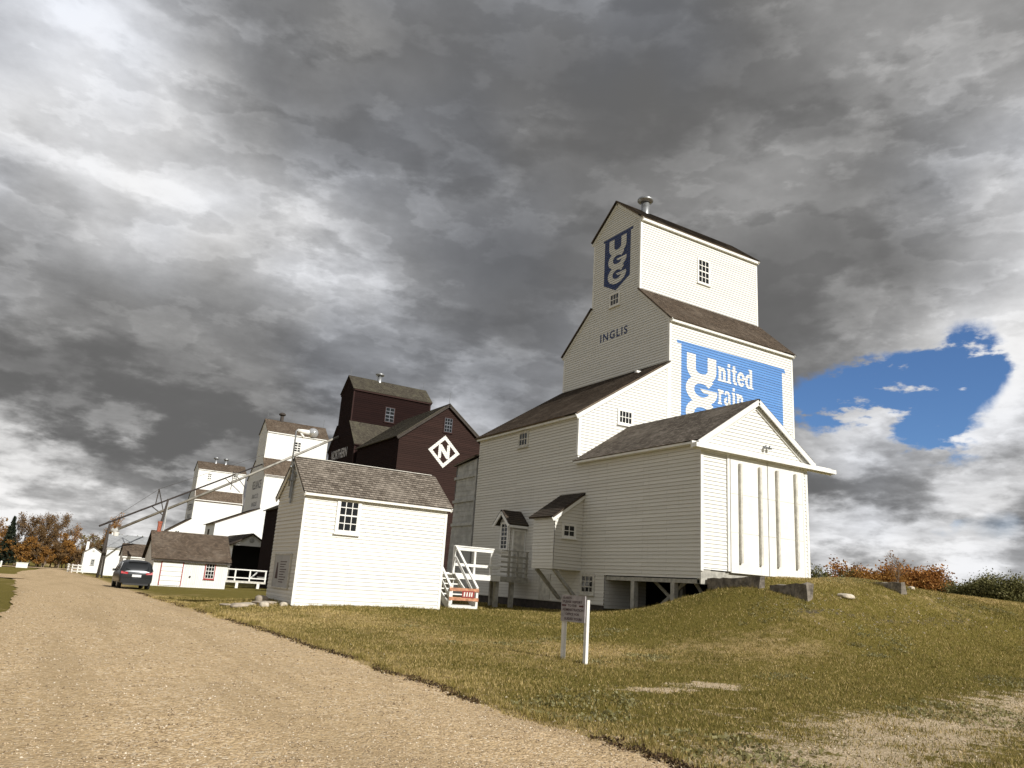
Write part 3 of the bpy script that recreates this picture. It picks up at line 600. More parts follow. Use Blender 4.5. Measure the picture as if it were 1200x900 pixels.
# drive shed
DX1, DY0, DE, DR = 25.78, 19.87, 5.70, 7.58; DXM = (AX+DX1)/2
w = MB(); lap(w, FX(AX), [(-UY0,.74),(-DY0,.74),(-DY0,DE),(-UY0,DE)]); w.build('drive_shed_side_wall', M_['grey_white'], E1); w = MB()
lap(w, FXp(DX1), [(DY0,.74),(UY0,.74),(UY0,DE),(DY0,DE)])
ds = w.build('drive_shed_side_wall', M_['grey_white'], E1)
w = MB(); lap(w, FY(DY0), [(AX,1.06),(21.34,1.06),(21.34,5.45),(AX,5.45)]); lap(w, FY(DY0), [(25.46,1.06),(DX1,1.06),(DX1,5.45),(25.46,5.45)])
lap(w, FY(DY0), [(AX,5.45),(DX1,5.45),(DX1,DE),(DXM,DR),(AX,DE)]); w.build('drive_shed_front_wall', M_['white'], E1)
w = MB(); w.box(AX+.02, 20.5, DY0+.02, DY0+.2, .55, 1.05); w.box(20.5, DX1, DY0+.05, DY0+.2, .6, 1.02); w.build('sill_beam', M_['grey_wood'], E1)
r = MB(); s2 = (DR-DE)/(DXM-AX); d = .28; yo = DY0-.22
roof_plane(r, (AX-d,UY0-.01,DE-d*s2+.07), (AX-d,yo,DE-d*s2+.07), (DXM,yo,DR+.07), (DXM,UY0-.01,DR+.07))
roof_plane(r, (DX1+d,yo,DE-d*s2+.07), (DX1+d,UY0-.01,DE-d*s2+.07), (DXM,UY0-.01,DR+.07), (DXM,yo,DR+.07)); r.build('drive_shed_roof', M_['roof_grey'], E1)
t = MB()
for sg, xe in ((1, AX-d), (-1, DX1+d)):
    t.bar((xe, DY0-.20, DE-d*s2-.06), (DXM-sg*.0, DY0-.20, DR-.06), .05, .2); t.bar((xe+sg*.25, DY0-.045, DE+(.25-d)*s2-.2), (DXM, DY0-.045, DR-.2), .05, .2)
t.box(AX-d+.02, AX-.03, DY0-.1, UY0-.02, DE-.22, DE-.13); t.box(AX-.03, AX+.02, DY0-.0, UY0-.02, DE-.16, DE-.02)
t.box(AX-.03, AX+.1, DY0-.032, DY0-.001, 1.0, 5.4); t.box(DX1-.1, DX1+.03, DY0-.032, DY0-.001, 1.0, 5.4)
t.box(21.28, 21.40, DY0-.07, DY0-.024, 1.06, 5.3); t.box(25.46, 25.54, DY0-.06, DY0-.024, 1.06, 5.3)
t.build('drive_shed_trim', M_['trim'], E1)
w = MB(); w.box(19.47, 27.25, DY0-.30, DY0-.11, 5.40, 5.44); w.box(19.47, 27.25, DY0-.32, DY0-.29, 5.28, 5.44); w.box(19.47, 27.25, DY0-.10, DY0-.03, 5.25, 5.52)
for x in (19.47, 27.22): w.box(x, x+.03, DY0-.29, DY0-.10, 5.28, 5.40)
w.build('door_track', M_['trim'], E1)
M_['door'] = simple('white_door_paint', (.81,.80,.755), .6, 0, .07, 1.3, .15)
for x0, x1 in ((21.44, 23.42), (23.46, 25.44)):
    w = MB(); y = DY0
    for z0, z1 in ((1.02,2.45),(2.46,3.85),(3.86,5.24)):
        for xa, xb in ((x0, x0+.42), (x0+.425, x1-.425), (x1-.42, x1)): w.box(xa, xb, y-.065, y-.03, z0, z1)
    w.box(x0, x1, y-.03, y-.005, 1.02, 5.24)
    o = w.build('sliding_door', M_['door'], E1)
    for x in (x0+.45, x1-.47):
        g_ = MB(); g_.box(x-.03, x+.07, y-.17, y-.066, 1.38, 5.0); g_.build('guard_rail', M_['trim_old'], o)
w = MB(); w.box(23.3, 23.5, DY0-.06, DY0-.02, 5.82, 5.9); w.build('floodlight', M_['steel'], E1)
fl = [c for c in E1.children if c.name.startswith('floodlight')][0]
for k in (-.1, .1):
    w = MB(); rings_lathe(w, (23.4+k, DY0-.16, 5.86), [(.03,.05),(.05,.0),(.085,-.09)], 10); w.build('lamp', M_['steel'], fl, True)
# oriel box on brackets
BX, BY0, BY1, BZ0, BZ1 = 18.55, 26.8, 28.4, .88, 3.08
w = MB(); lap(w, FX(BX), [(-BY1,BZ0),(-BY0,BZ0),(-BY0,BZ1),(-BY1,BZ1)]); lap(w, FY(BY0), [(BX,BZ0),(AX-.02,BZ0),(AX-.02,BZ1+.98),(BX,BZ1)]); lap(w, FYp(BY1), [(-AX+.02,BZ0),(-BX,BZ0),(-BX,BZ1),(-AX+.02,BZ1+.98)])
w.box(BX, AX-.02, BY0+.01, BY1-.01, BZ0, BZ0+.05)
bay = w.build('bay', M_['grey_white'], E1)
r = MB(); roof_plane(r, (BX-.2,BY1+.15,BZ1-.06), (BX-.2,BY0-.13,BZ1-.06), (AX-.02,BY0-.13,BZ1+1.08), (AX-.02,BY1+.15,BZ1+1.08)); r.build('bay_roof', M_['roof_dark'], bay)
t = MB(); t.bar((BX-.18,BY0-.08,BZ1-.20), (AX-.02,BY0-.08,BZ1+.93), .04, .17); t.build('bay_trim', M_['trim'], bay)
window(bay, FY(BY0), 18.98, 19.56, 2.24, 2.72, 2, 2, casing=.07, meeting=False, mw=.03)
for y in (BY0+.15, BY1-.15): w = MB(); w.bar((BX+.15,y,BZ0), (AX-.06,y,-.30), .13, .13); w.build('brace', M_['grey_wood'], bay)
# little gabled porch with window and door
PX, PY0, PY1, PZ1 = 19.15, 31.3, 32.25, 3.1
w = MB(); lap(w, FX(PX), [(-PY1,.46),(-PY0,.46),(-PY0,PZ1),(-(PY0+PY1)/2,PZ1+.42),(-PY1,PZ1)]); lap(w, FY(PY0), [(PX,.46),(AX-.02,.46),(AX-.02,PZ1),(PX,PZ1)]); lap(w, FYp(PY1), [(-AX+.02,.46),(-PX,.46),(-PX,PZ1),(-AX+.02,PZ1)])
porch = w.build('porch', M_['grey_white'], E1)
pm = (PY0+PY1)/2; r = MB(); ps = .42/(pm-PY0)
roof_plane(r, (PX-.3,PY0-.27,PZ1-.27*ps+.05), (AX-.02,PY0-.27,PZ1-.27*ps+.05), (AX-.02,pm,PZ1+.48), (PX-.3,pm,PZ1+.48))
roof_plane(r, (AX-.02,PY1+.27,PZ1-.27*ps+.05), (PX-.3,PY1+.27,PZ1-.27*ps+.05), (PX-.3,pm,PZ1+.48), (AX-.02,pm,PZ1+.48)); r.build('porch_roof', M_['roof_dark'], porch)
t = MB()
for sg, ye in ((1,PY0-.27),(-1,PY1+.27)): t.bar((PX-.28,ye,PZ1-.27*ps-.08), (PX-.28,pm,PZ1+.35), .05, .14)
t.box(PX-.26, AX-.02, PY0-.25, PY0-.22, PZ1-.36, PZ1-.25); t.build('porch_trim', M_['trim'], porch)
window(porch, FX(PX), -32.08, -31.5, 1.75, 2.95, 2, 6, casing=.08, mw=.028)
w = MB(); fbox(w, FY(PY0), 19.32, 19.92, .5, 2.6, .02, .05); dr = w.build('door', M_['trim_old'], porch)
w = MB()
for a0, a1, b0, b1 in ((19.25,19.32,.48,2.68),(19.92,19.98,.48,2.68),(19.32,19.92,2.6,2.68)): fbox(w, FY(PY0), a0, a1, b0, b1, .02, .08)
w.build('door_frame', M_['trim'], porch)
w = MB(); rings_lathe(w, (19.4, PY0-.09, 1.5), [(.02,-.03),(.035,0),(.02,.03)], 8); w.build('handle', M_['steel'], dr)
# windows
window(E1, FX(AX), -32.33, -31.6, 6.88, 7.52, 3, 2, M_['trim_old'], meeting=False, mw=.04)
window(E1, FY(UY0), 22.27, 23.03, 7.76, 8.36, 4, 2, meeting=False, mw=.035)
window(E1, FX(AX), -26.68, -25.9, .02, .70, 3, 3, M_['trim_old'], meeting=False, mw=.035)
window(E1, FX(UX0), -32.2, -31.46, 15.68, 16.34, 3, 2, meeting=False, mw=.04)
window(E1, FY(29.75), 29.72, 30.55, 17.62, 19.02, 3, 4, mw=.045)
w = MB(); fbox(w, FX(AX), -29.9, -29.0, -.42, .70, .02, .045); w.build('basement_door', M_['trim_old'], E1)
vent(E1, (27.35, 31.7, 22.2), .78, .28)
w = MB(); w.box(25.9, 27.0, 32.2, 33.0, 21.95, 22.12); w.build('roof_plank', M_['trim_old'], E1)
# --- painted signs
w = MB(); q = [(26.18,7.4),(33.75,7.4),(33.75,12.50),(34.05,12.50),(33.97,12.72),(25.88,12.66),(25.9,12.52),(26.18,12.52)]
paint(w, FY(UY0), [[(26.18,7.75),(26.3,7.6),(33.65,7.6),(33.75,7.75),(33.75,12.50),(26.18,12.50)], [(25.9,12.50),(34.05,12.50),(33.95,12.74),(25.86,12.66)]], .004)
sp = w.build('painted_sign', M_['blue'], E1)
w = MB()
for i, L_ in enumerate(logo_layers(26.56, 12.14, 1.0)): paint(w, FY(UY0), L_, .009+.0012*i)
w.build('emblem', M_['letter'], sp)
w = MB()
paint(w, FY(UY0), word('nited', 28.74, 11.07, 2.72, .78), .0085); paint(w, FY(UY0), word('rain', 28.74, 9.83, 1.95, .78), .0085); paint(w, FY(UY0), word('rowers', 28.74, 8.58, 3.2, .78), .0085)
w.build('lettering', M_['letter'], sp)
w = MB(); ft = FX(UX0)
paint(w, ft, [[(-32.88,17.12),(-31.8,16.55),(-30.58,17.12),(-30.58,19.84),(-32.88,19.84)], [(-33.0,19.84),(-30.4,19.84),(-30.36,20.0),(-33.04,19.98)]], .004)
bn = w.build('painted_banner', M_['navy'], E1)
w = MB()
for i, L_ in enumerate(logo_layers(-32.47, 19.76, .735)): paint(w, ft, L_, .009+.0012*i)
w.build('emblem', M_['letter'], bn)
w = MB(); paint(w, ft, fit_text('INGLIS', -33.03, -30.66, 13.72, 14.2, .022, 1.25), .006); w.build('town_name', M_['navy'], E1)
# ================================================================ raised walkway and stairs in front of it
DK = .46; YD = 30.4
dk = thing('wooden_walkway', 'raised white-railed wooden walkway with stairs between shed and tall elevator', 'walkway', (17, 30, h1(17,30)))
w = MB(); 
for k in range(52): w.box(11.2+.163*k, 11.2+.163*k+.15, YD+.02, 31.26 if 11.2+.163*k > 19.0 else 32.0, DK-.05, DK)
w.build('deck_floor', M_['trim_old'], dk)
w = MB(); w.box(18.2, 19.66, YD-.03, YD+.018, DK-.22, DK+.02); w.build('shaded_edge_board', M_['grey_wood'], dk); w = MB(); w.box(11.2, 18.2, YD-.03, YD+.018, DK-.22, DK+.02); w.box(11.2, 19.6, YD+.4, YD+.46, DK-.22, DK-.052); w.box(11.2, 19.0, 31.9, 31.96, DK-.22, DK-.052); w.build('edge_board', M_['trim'], dk)  # grey right part: the eave's shadow on the edge board put into its colour
def lump(name, m, par, L_):
    for a in L_: mb = MB(); mb.box(*a); mb.build(name, m, par)
lump('post', M_['trim'], dk, [(x-.045, x+.045, YD+.02, YD+.11, -1.1 if x in (18.3,18.85,15.85) else DK+.001, 1.6) for x in (15.85, 16.87, 17.72)])
lump('shaded_post', M_['grey_wood'], dk, [(x-.045, x+.045, YD+.02, YD+.11, DK+.001, 1.6) for x in (18.65, 19.1, 19.6)])  # posts beyond the shadow edge, darkened by colour
lump('leg', M_['grey_wood'], dk, [(x-.09, x+.09, YD+.12, YD+.3, -1.1, DK-.06) for x in (15.6, 18.15, 18.95)] + [(x-.07, x+.07, 31.75, 31.89, -1.1, DK-.06) for x in (13.5, 16.2, 18.6)])
w = MB(); w.box(15.8, 18.2, YD-.01, YD+.13, 1.601, 1.65); w.build('top_rail', M_['trim'], dk)
for z0_, z1_ in ((1.601,1.65),(1.3,1.40),(1.08,1.15),(.86,.93),(.64,.72)): w = MB(); w.box(18.2, 19.66, YD-.01, YD+.019, z0_, z1_); w.build('shaded_rail', M_['grey_wood'], dk)  # rails coloured grey for the shade over this end
w = MB(); w.box(15.9, 18.2, YD-.0, YD+.019, 1.45, 1.58); w.build('upper_rail', M_['trim'], dk)
w = MB(); w.box(15.9, 18.2, YD-.0, YD+.019, .78, .90); w.build('lower_rail', M_['trim'], dk)
w = MB(); w.box(11.2, 15.6, 31.9, 32.0, 1.45, 1.6); w.box(11.2, 11.3, 31.9, 32.0, DK, 1.45); w.box(15.5, 15.6, 31.9, 32.0, DK, 1.45); w.build('back_rail', M_['trim'], dk)
w = MB(); w.box(13.5, 15.9, 31.78, 31.82, 1.05, 1.22); w.build('barrier_board', M_['orange_wood'], dk)
YS = 28.35; SX0, SX1 = 14.62, 15.9; zg = -.96
n_ = 7
for k in range(n_):
    f0 = (k+.5)/n_; y = YS+.12+(YD-YS-.1)*k/n_; z_ = zg+(DK-zg)*(k+1)/n_-.02
    w = MB(); w.box(SX0+.06, SX1-.06, y, y+.27, z_-.045, z_); w.build('step', M_['trim'], dk)
for x in (SX0+.03, SX1-.03):
    w = MB(); w.bar((x,YS+.05,zg+.12), (x,YD,DK-.1), .05, .26, (0,-1,0)); w.build('stringer', M_['trim'], dk)
    w = MB(); w.box(x-.05, x+.05, YS-.12, YS-.02, zg-.1, -.12); w.build('newel_post', M_['trim'], dk)
    w = MB(); w.bar((x,YS-.12,-.10), (x,YD-.02,1.62), .10, .05, (0,0,1)); w.build('handrail', M_['trim'], dk)
    w = MB(); w.bar((x,YS-.05,-.52), (x,YD-.02,1.15), .04, .12, (0,0,1)); w.build('mid_rail', M_['trim'], dk)
w = MB(); w.box(SX0-.0, SX1+.0, YS-.15, YS-.122, zg+.04, zg+.14); w.build('bottom_rail', M_['trim'], dk)
for z_ in (-.26, -.62):
    w = MB(); w.box(SX0-.03, SX1+.03, YS-.155, YS-.123, z_, z_+.13); o = w.build('barrier_board', M_['orange_wood'], dk)
w = MB(); fbox(w, FY(YS-.157), 15.15, 15.72, -.50, -.23, 0, .012); o = w.build('warning_sign', M_['sign_red'], dk)
w = MB()
for a0 in (15.22, 15.34, 15.46, 15.56): flat(w, FY(YS-.17), [(a0,-.45),(a0+.06,-.45),(a0+.07,-.28),(a0+.02,-.28)], .001)
w.build('lettering', M_['letter'], o)
# ================================================================ white gabled shed next to the road
SHX0, SHX1, SHY0, SHY1, SHE, SHR = 7.68, 13.06, 26.0, 29.25, 2.80, 4.02; sm = (SHY0+SHY1)/2
sh = thing('white_shed', 'white clapboard shed with one tall window and brown shingle roof beside the stairs', 'shed', (10.4, 27.6, h1(10.4,27.6)))
w = MB(); walls_box(w, SHX0, SHX1, SHY0, SHY1, -1.02, SHE, 'y', .13); w.build('long_wall', M_['white'], sh)
w = MB(); walls_box(w, SHX0, SHX1, SHY0, SHY1, -1.02, SHE, 'Y', .13); w.build('long_wall', M_['white'], sh)
for fr, sg in ((FX(SHX0), -1), (FXp(SHX1), 1)):
    w = MB(); q = [(sg*SHY0,-1.0),(sg*SHY1,-1.0),(sg*SHY1,SHE),(sg*sm,SHR-.02),(sg*SHY0,SHE)]; lap(w, fr, q if sg > 0 else q[::-1], .13); w.build('gable_wall', M_['grey_white'], sh)
w = MB(); w.box(SHX0+.04, SHX1-.04, SHY0+.04, SHY1-.04, -1.35, -.99); w.build('foundation', M_['concrete'], sh)
w = MB(); w.box(SHX0+.02, SHX1, SHY0-.035, SHY0-.001, -1.10, -1.0); w.build('skirt_board', M_['trim_old'], sh)
r = MB(); s3 = (SHR-SHE)/(sm-SHY0); d = .2
roof_plane(r, (SHX0-.12,SHY0-d,SHE-d*s3+.06), (SHX1+.16,SHY0-d,SHE-d*s3+.06), (SHX1+.16,sm,SHR+.06), (SHX0-.12,sm,SHR+.06))
roof_plane(r, (SHX1+.16,SHY1+d,SHE-d*s3+.06), (SHX0-.12,SHY1+d,SHE-d*s3+.06), (SHX0-.12,sm,SHR+.06), (SHX1+.16,sm,SHR+.06)); r.build('roof', M_['roof_grey'], sh)
t = MB(); t.box(SHX0-.1, SHX1+.14, SHY0-.18, SHY0-.12, SHE-.20, SHE-.085); t.box(SHX0-.02, SHX1+.02, SHY0-.12, SHY0-.0, SHE-.12, SHE-.10); t.box(SHX0, SHX1, SHY0-.045, SHY0-.001, SHE-.28, SHE-.14)
t.bar((SHX0-.08,SHY0-.18,SHE-.16*s3-.06), (SHX0-.08,sm,SHR-.05), .05, .14); t.bar((SHX0-.08,SHY1+.18,SHE-.16*s3-.06), (SHX0-.08,sm,SHR-.05), .05, .14)
t.bar((SHX1+.12,SHY0-.18,SHE-.16*s3-.06), (SHX1+.12,sm,SHR-.05), .05, .14); t.bar((SHX1+.12,SHY1+.18,SHE-.16*s3-.06), (SHX1+.12,sm,SHR-.05), .05, .14)
for x, xx in ((SHX0-.03,SHX0+.07),(SHX1-.07,SHX1+.03)): t.box(x, xx, SHY0-.03, SHY0-.0015, -1.0, SHE-.29)
t.build('trim_board', M_['trim'], sh)
t = MB(); t.box(SHX0+.0, SHX1, sm-.05, sm+.05, SHR+.075, SHR+.10); t.build('ridge_cap', M_['trim_old'], sh)
window(sh, FY(SHY0), 8.90, 9.60, 1.52, 2.60, 3, 4, casing=.09, mw=.028)
w = MB(); fbox(w, FX(SHX0), -28.5, -26.6, -.48, .62, .022, .06); nb = w.build('notice_board', M_['notice'], sh)
w = MB()
fnb = FX(SHX0-.061)
flat(w, fnb, [(-28.25,-.2),(-27.9,-.2),(-28.02,.35),(-28.16,.35)], .001)
for k in range(9): flat(w, fnb, [(-27.75,.36-.085*k),(-26.95-.12*((k*7)%3),.36-.085*k),(-26.95-.12*((k*7)%3),.39-.085*k),(-27.75,.39-.085*k)], .001)
w.build('print', M_['sign_ink'], nb)
w = MB(); 
for a0, a1, b0, b1 in ((-28.54,-28.5,-.5,.64),(-26.6,-26.56,-.5,.64),(-28.5,-26.6,.62,.66),(-28.5,-26.6,-.52,-.48)): fbox(w, fnb, a0, a1, b0, b1, -.04, .012)
w.build('frame', M_['trim_old'], nb)
w = MB(); w.tube([(7.50,27.62,3.0),(7.50,27.62,5.02),(7.58,27.60,5.1)], .028); mast = w.build('lamp_mast', M_['steel'], sh, True)
w = MB(); w.box(7.46, 7.66, 27.58, 27.66, 3.2, 3.24); w.build('bracket', M_['steel'], mast); w = MB(); w.box(7.46, 7.66, 27.58, 27.66, 3.7, 3.74); w.build('bracket', M_['steel'], mast)
w = MB(); w.tube([(7.54,27.6,5.03),(7.72,27.6,5.03),(7.96,27.6,5.02)], [.07,.085,.10], 12); w.tube([(7.66,27.6,4.97),(7.8,27.58,4.80)], [.04,.05], 8); w.build('lamp_housing', M_['trim'], mast, True)
w = MB(); rings_lathe(w, (8.12,27.6,5.02), [(.08,-.17),(.15,-.13),(.185,-.04),(.19,.03),(.165,.11),(.10,.17),(.02,.19)], 16); w.build('lamp_globe', simple('lamp_globe_glass', (.62,.63,.64), .12, .55), mast, True)
w = MB(); w.tube([(7.60,27.66,2.6),(7.60,27.66,3.9)], .04); w.tube([(7.60,27.5,2.4),(7.60,27.5,3.3)], .035); w.box(7.56,7.655,27.4,27.75,3.2,3.45); w.build('cable_conduit', M_['steel'], sh)
# ================================================================ information sign by the road
zs_ = h1(10.45,14.2)
p1 = Vector((10.36,14.42,0)); p2 = Vector((10.49,13.78,0)); dv = (p2-p1).normalized()
sg = thing('information_sign', 'weathered grey notice sign on two white posts standing in the lawn', 'sign', (10.45, 14.1, zs_))
for p, zt in ((p1,-.12),(p2,-.15)):
    w = MB(); w.box(p.x-.035, p.x+.035, p.y-.045, p.y+.045, zs_-.15, zt); w.build('post', M_['trim'], sg)
fs = Fr((p2.x+.0-.055, p2.y-.03, -.62) , (-dv.x,-dv.y,0), (0,0,1)); 
fs = Fr(Vector((p1.x,p1.y,-.63))+Vector((-.06,-.03,0))-dv*.06, (dv.x,dv.y,0), (0,0,1))
w = MB(); fbox(w, fs, 0, .70, 0, .56, -.012, .012); bd = w.build('board', M_['sign_board'], sg)
w = MB(); L_ = [('GUESTS',.05,.30,.475,.525),('PLEASE REPORT',.06,.62,.395,.445),('TO THE',.20,.46,.315,.365),('ADMINISTRATION',.04,.66,.225,.28),('OFFICE FOR',.14,.54,.135,.185),('GUIDED TOURS',.10,.62,.035,.09)]
for s__, a0, a1, b0, b1 in L_: paint(w, fs, fit_text(s__, a0, a1, b0, b1, .03), .014, flatlap=True)
w.build('lettering', M_['sign_ink'], bd)
for sx_, xc in ((1,.10),(-1,.58)):
    w = MB()
    for q in ([(xc-.05*1,.325),(xc+.05,.325),(xc+.05,.355),(xc-.05,.355)],): flat(w, fs, q, .014)
    tip = xc-sx_*.085; bx = xc-sx_*.045; q = [(tip,.34),(bx,.31),(bx,.37)]; flat(w, fs, q if sx_ > 0 else q[::-1], .0145)
    w.build('arrow', M_['arrow_ink'], bd)

# ================================================================ second elevator: dark maroon
NX0, NX1, NY0, NY1 = 25.4, 34.1, 71.9, 79.6
zN = h1(25,72)
E2 = thing('grain_elevator', 'dark maroon grain elevator with a white diamond emblem on its gabled annex', 'grain elevator', (28, 68, zN), 'grain elevators in a row')
tower(E2, NX0, NX1, NY0, NY1, -2, 12.9, 73.95, 77.65, 15.3, 18.85, 20.45, M_['red'], M_['roof_green'], M_['trim_red'], e=.2)
w = MB(); a0, a1, b0, b1, be, bp = 25.28, 34.2, 60.6, 70.6, 12.1, 15.55; bm_ = 29.74
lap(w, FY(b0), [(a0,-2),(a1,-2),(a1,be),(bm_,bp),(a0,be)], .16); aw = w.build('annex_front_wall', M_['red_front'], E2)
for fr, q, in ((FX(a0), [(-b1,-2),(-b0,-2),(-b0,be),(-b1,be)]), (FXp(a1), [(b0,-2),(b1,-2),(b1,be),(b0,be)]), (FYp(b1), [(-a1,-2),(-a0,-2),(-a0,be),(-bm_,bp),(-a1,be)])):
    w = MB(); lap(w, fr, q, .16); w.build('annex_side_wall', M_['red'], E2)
sl = (bp-be)/(bm_-a0); d = .25
for q in (((a0-d,b1+.2,be-d*sl+.08),(a0-d,b0-.25,be-d*sl+.08),(bm_,b0-.25,bp+.08),(bm_,b1+.2,bp+.08)), ((a1+d,b0-.25,be-d*sl+.08),(a1+d,b1+.2,be-d*sl+.08),(bm_,b1+.2,bp+.08),(bm_,b0-.25,bp+.08))):
    r = MB(); roof_plane(r, *q); r.build('annex_roof', M_['roof_green'], E2)
for sg_, xe in ((1,a0-d),(-1,a1+d)):
    t = MB(); t.bar((xe,b0-.2,be-d*sl-.1), (bm_,b0-.2,bp-.08), .06, .28); t.build('rake_board', M_['dark_wood'], E2)
# link between annex and tower, lean-to office on the road side
w = MB(); walls_box(w, 26.2, 33.2, 70.62, 71.85, -2, 12.0, 'xX', .2); w.build('link_wall', M_['red'], E2)
w = MB(); lap(w, FX(20.0), [(-80.9,-2),(-72.0,-2),(-72.0,6.1),(-80.9,6.1)], .16); lap(w, FY(72.0), [(20,-2),(25.35,-2),(25.35,8.8),(20,6.1)], .16); lap(w, FYp(80.9), [(-25.35,-2),(-20,-2),(-20,6.1),(-25.35,8.8)], .16); w.build('lean_to_wall', M_['red'], E2)
r = MB(); roof_plane(r, (19.75,81.1,6.03), (19.75,71.8,6.03), (25.35,71.8,8.9), (25.35,81.1,8.9)); r.build('lean_to_roof', M_['roof_green'], E2)
wa = window(E2, FY(73.95), 29.05, 30.0, 15.9, 17.4, 2, 4, M_['trim_red'], mw=.07)
wb = window(E2, FY(b0), 29.47, 30.22, 13.05, 14.3, 3, 4, M_['trim_red'], mw=.05)
M_['blue_grey'] = simple('blue_grey_sash', (.13,.14,.16), .8)
for wq in (wa, wb):
    for c_ in wq.children:
        if c_.name.startswith('sash'): c_.data.materials[0] = M_['blue_grey']
vent(E2, (28.7, 75.8, 20.6), .85, .28)
for x, y, z_ in ((25.5,75.8,20.5),(28.3,75.8,20.5),(33.9,75.8,20.5),(29.74,60.5,15.6)):
    w = MB(); w.tube([(x,y,z_),(x,y,z_+1.0)], .02, 5); w.build('lightning_rod', M_['steel'], E2)
fr = FY(b0); cx_, cz_ = 29.66, 11.26; em = MB(); hw, hh, k_ = 1.56, 1.46, .73
O = [(cx_,cz_+hh),(cx_-hw,cz_),(cx_,cz_-hh),(cx_+hw,cz_)]; I_ = [(cx_+(x-cx_)*k_, cz_+(y-cz_)*k_) for x, y in O]
paint(em, fr, [[O[i], O[(i+1)%4], I_[(i+1)%4], I_[i]] for i in range(4)], .006, .16); dm = em.build('diamond_emblem', M_['letter'], E2)
w = MB(); paint(w, fr, [[(cx_-.56,cz_-.62),(cx_-.27,cz_-.62),(cx_-.27,cz_+.62),(cx_-.56,cz_+.62)], [(cx_+.27,cz_-.62),(cx_+.56,cz_-.62),(cx_+.56,cz_+.62),(cx_+.27,cz_+.62)], [(cx_+.27,cz_-.62),(cx_+.27,cz_-.05),(cx_-.27,cz_+.62),(cx_-.27,cz_+.05)]], .007, .16); w.build('letter', M_['letter'], dm)
w = MB(); paint(w, FX(NX0), fit_text('NORTHERN', -78.6, -73.9, 11.7, 12.7, .02), .006, .2); w.build('lettering', simple('greyed_letter_paint', (.62,.61,.62), .7), E2)
# ================================================================ third elevator
def white_elevator(label, y0, y1, yc0, yc1, ze, zs, zce, zcr, x1, wallm, texts, name_extra=None):
    E = thing('grain_elevator', label, 'grain elevator', (27, y0+2, h1(27,y0)), 'grain elevators in a row')
    tower(E, 25.4, x1, y0, y1, -2.2, ze, yc0, yc1, zs, zce, zcr, wallm, M_['roof'], M_['trim'], e=.2)
    w = MB(); paint(w, FX(25.4), [q for s__, a0, a1, b0, b1 in texts for q in fit_text(s__, a0, a1, b0, b1, .015)], .006, .2); w.build('lettering', M_['letter_grey'], E)
    return E
E3 = white_elevator('white grain elevator with brown roofs and faded lettering behind the gabled shed', 106.1, 115.6, 107.9, 112.3, 12.85, 15.2, 19.1, 21.0, 34.0, M_['white_new'],
    [('RELIANCE',-112.2,-107.4,11.0,12.2),('GRAIN CO LTD',-111.6,-108.2,9.7,10.3),('INGLIS',-111.2,-108.4,8.6,9.2)])
w = MB(); lap(w, FX(20.0), [(-112.2,-2.2),(-106,-2.2),(-106,5.7),(-112.2,5.7)], .2); lap(w, FY(106.0), [(20,-2.2),(25.38,-2.2),(25.38,8.1),(20,5.7)], .2); lap(w, FYp(112.2), [(-25.38,-2.2),(-20,-2.2),(-20,5.7),(-25.38,8.1)], .2); w.build('annex_wall', M_['white_new'], E3)
r = MB(); roof_plane(r, (19.7,112.4,5.65), (19.7,105.8,5.65), (25.38,105.8,8.2), (25.38,112.4,8.2)); r.build('annex_roof', M_['roof'], E3)
w = MB(); fbox(w, FX(20), -110, -109, 3.9, 5.0, .02, .05); w.build('annex_door', M_['dark_wood'], E3)
# drive shed, open towards us
rx0, rx1, ry0, ry1, rze, rzr = 20.0, 24.0, 93.5, 105.9, 2.95, 4.15; rm = 22.0
for fr, q in ((FX(rx0), [(-ry1,-2),(-ry0,-2),(-ry0,rze),(-ry1,rze)]), (FXp(rx1), [(ry0,-2),(ry1,-2),(ry1,rze),(ry0,rze)])):
    w = MB(); lap(w, fr, q, .2); w.build('drive_shed_wall', M_['white_new'], E3)
w = MB(); lap(w, FY(ry0), [(rx0,2.75),(rx1,2.75),(rx1,rze),(rm,rzr),(rx0,rze)], .2); gb = w.build('drive_shed_gable', M_['white_new'], E3)
w = MB(); w.tube([(rm,ry0-.02,3.4),(rm,ry0-.08,3.4)], .28, 12); w.build('round_vent', M_['tin'], gb)
w = MB(); w.box(rx0+.1, rx1-.1, ry0+2.5, ry0+2.6, -2, 3.2); w.build('drive_shed_dark_sheet', M_['black'], E3)  # black sheet for the shade inside the open shed, no door here
for q in (((rx0-.35,ry1,rze-.14),(rx0-.35,ry0-.3,rze-.14),(rm,ry0-.3,rzr+.08),(rm,ry1,rzr+.08)), ((rx1+.35,ry0-.3,rze-.14),(rx1+.35,ry1,rze-.14),(rm,ry1,rzr+.08),(rm,ry0-.3,rzr+.08))):
    r = MB(); roof_plane(r, *q, t=.14); r.build('drive_shed_roof', M_['roof_dark'], E3)
window(E3, FY(107.9), 29.35, 30.2, 16.65, 18.0, 2, 4, mw=.09, m=M_['trim'])
vent(E3, (27.6, 110.1, 21.3), 1.0, .28, M_['dark_wood'])
for x in (25.6, 29, 33.8):
    w = MB(); w.tube([(x,110.1,21),(x,110.1,22.3)], .025, 5); w.build('lightning_rod', M_['steel'], E3)
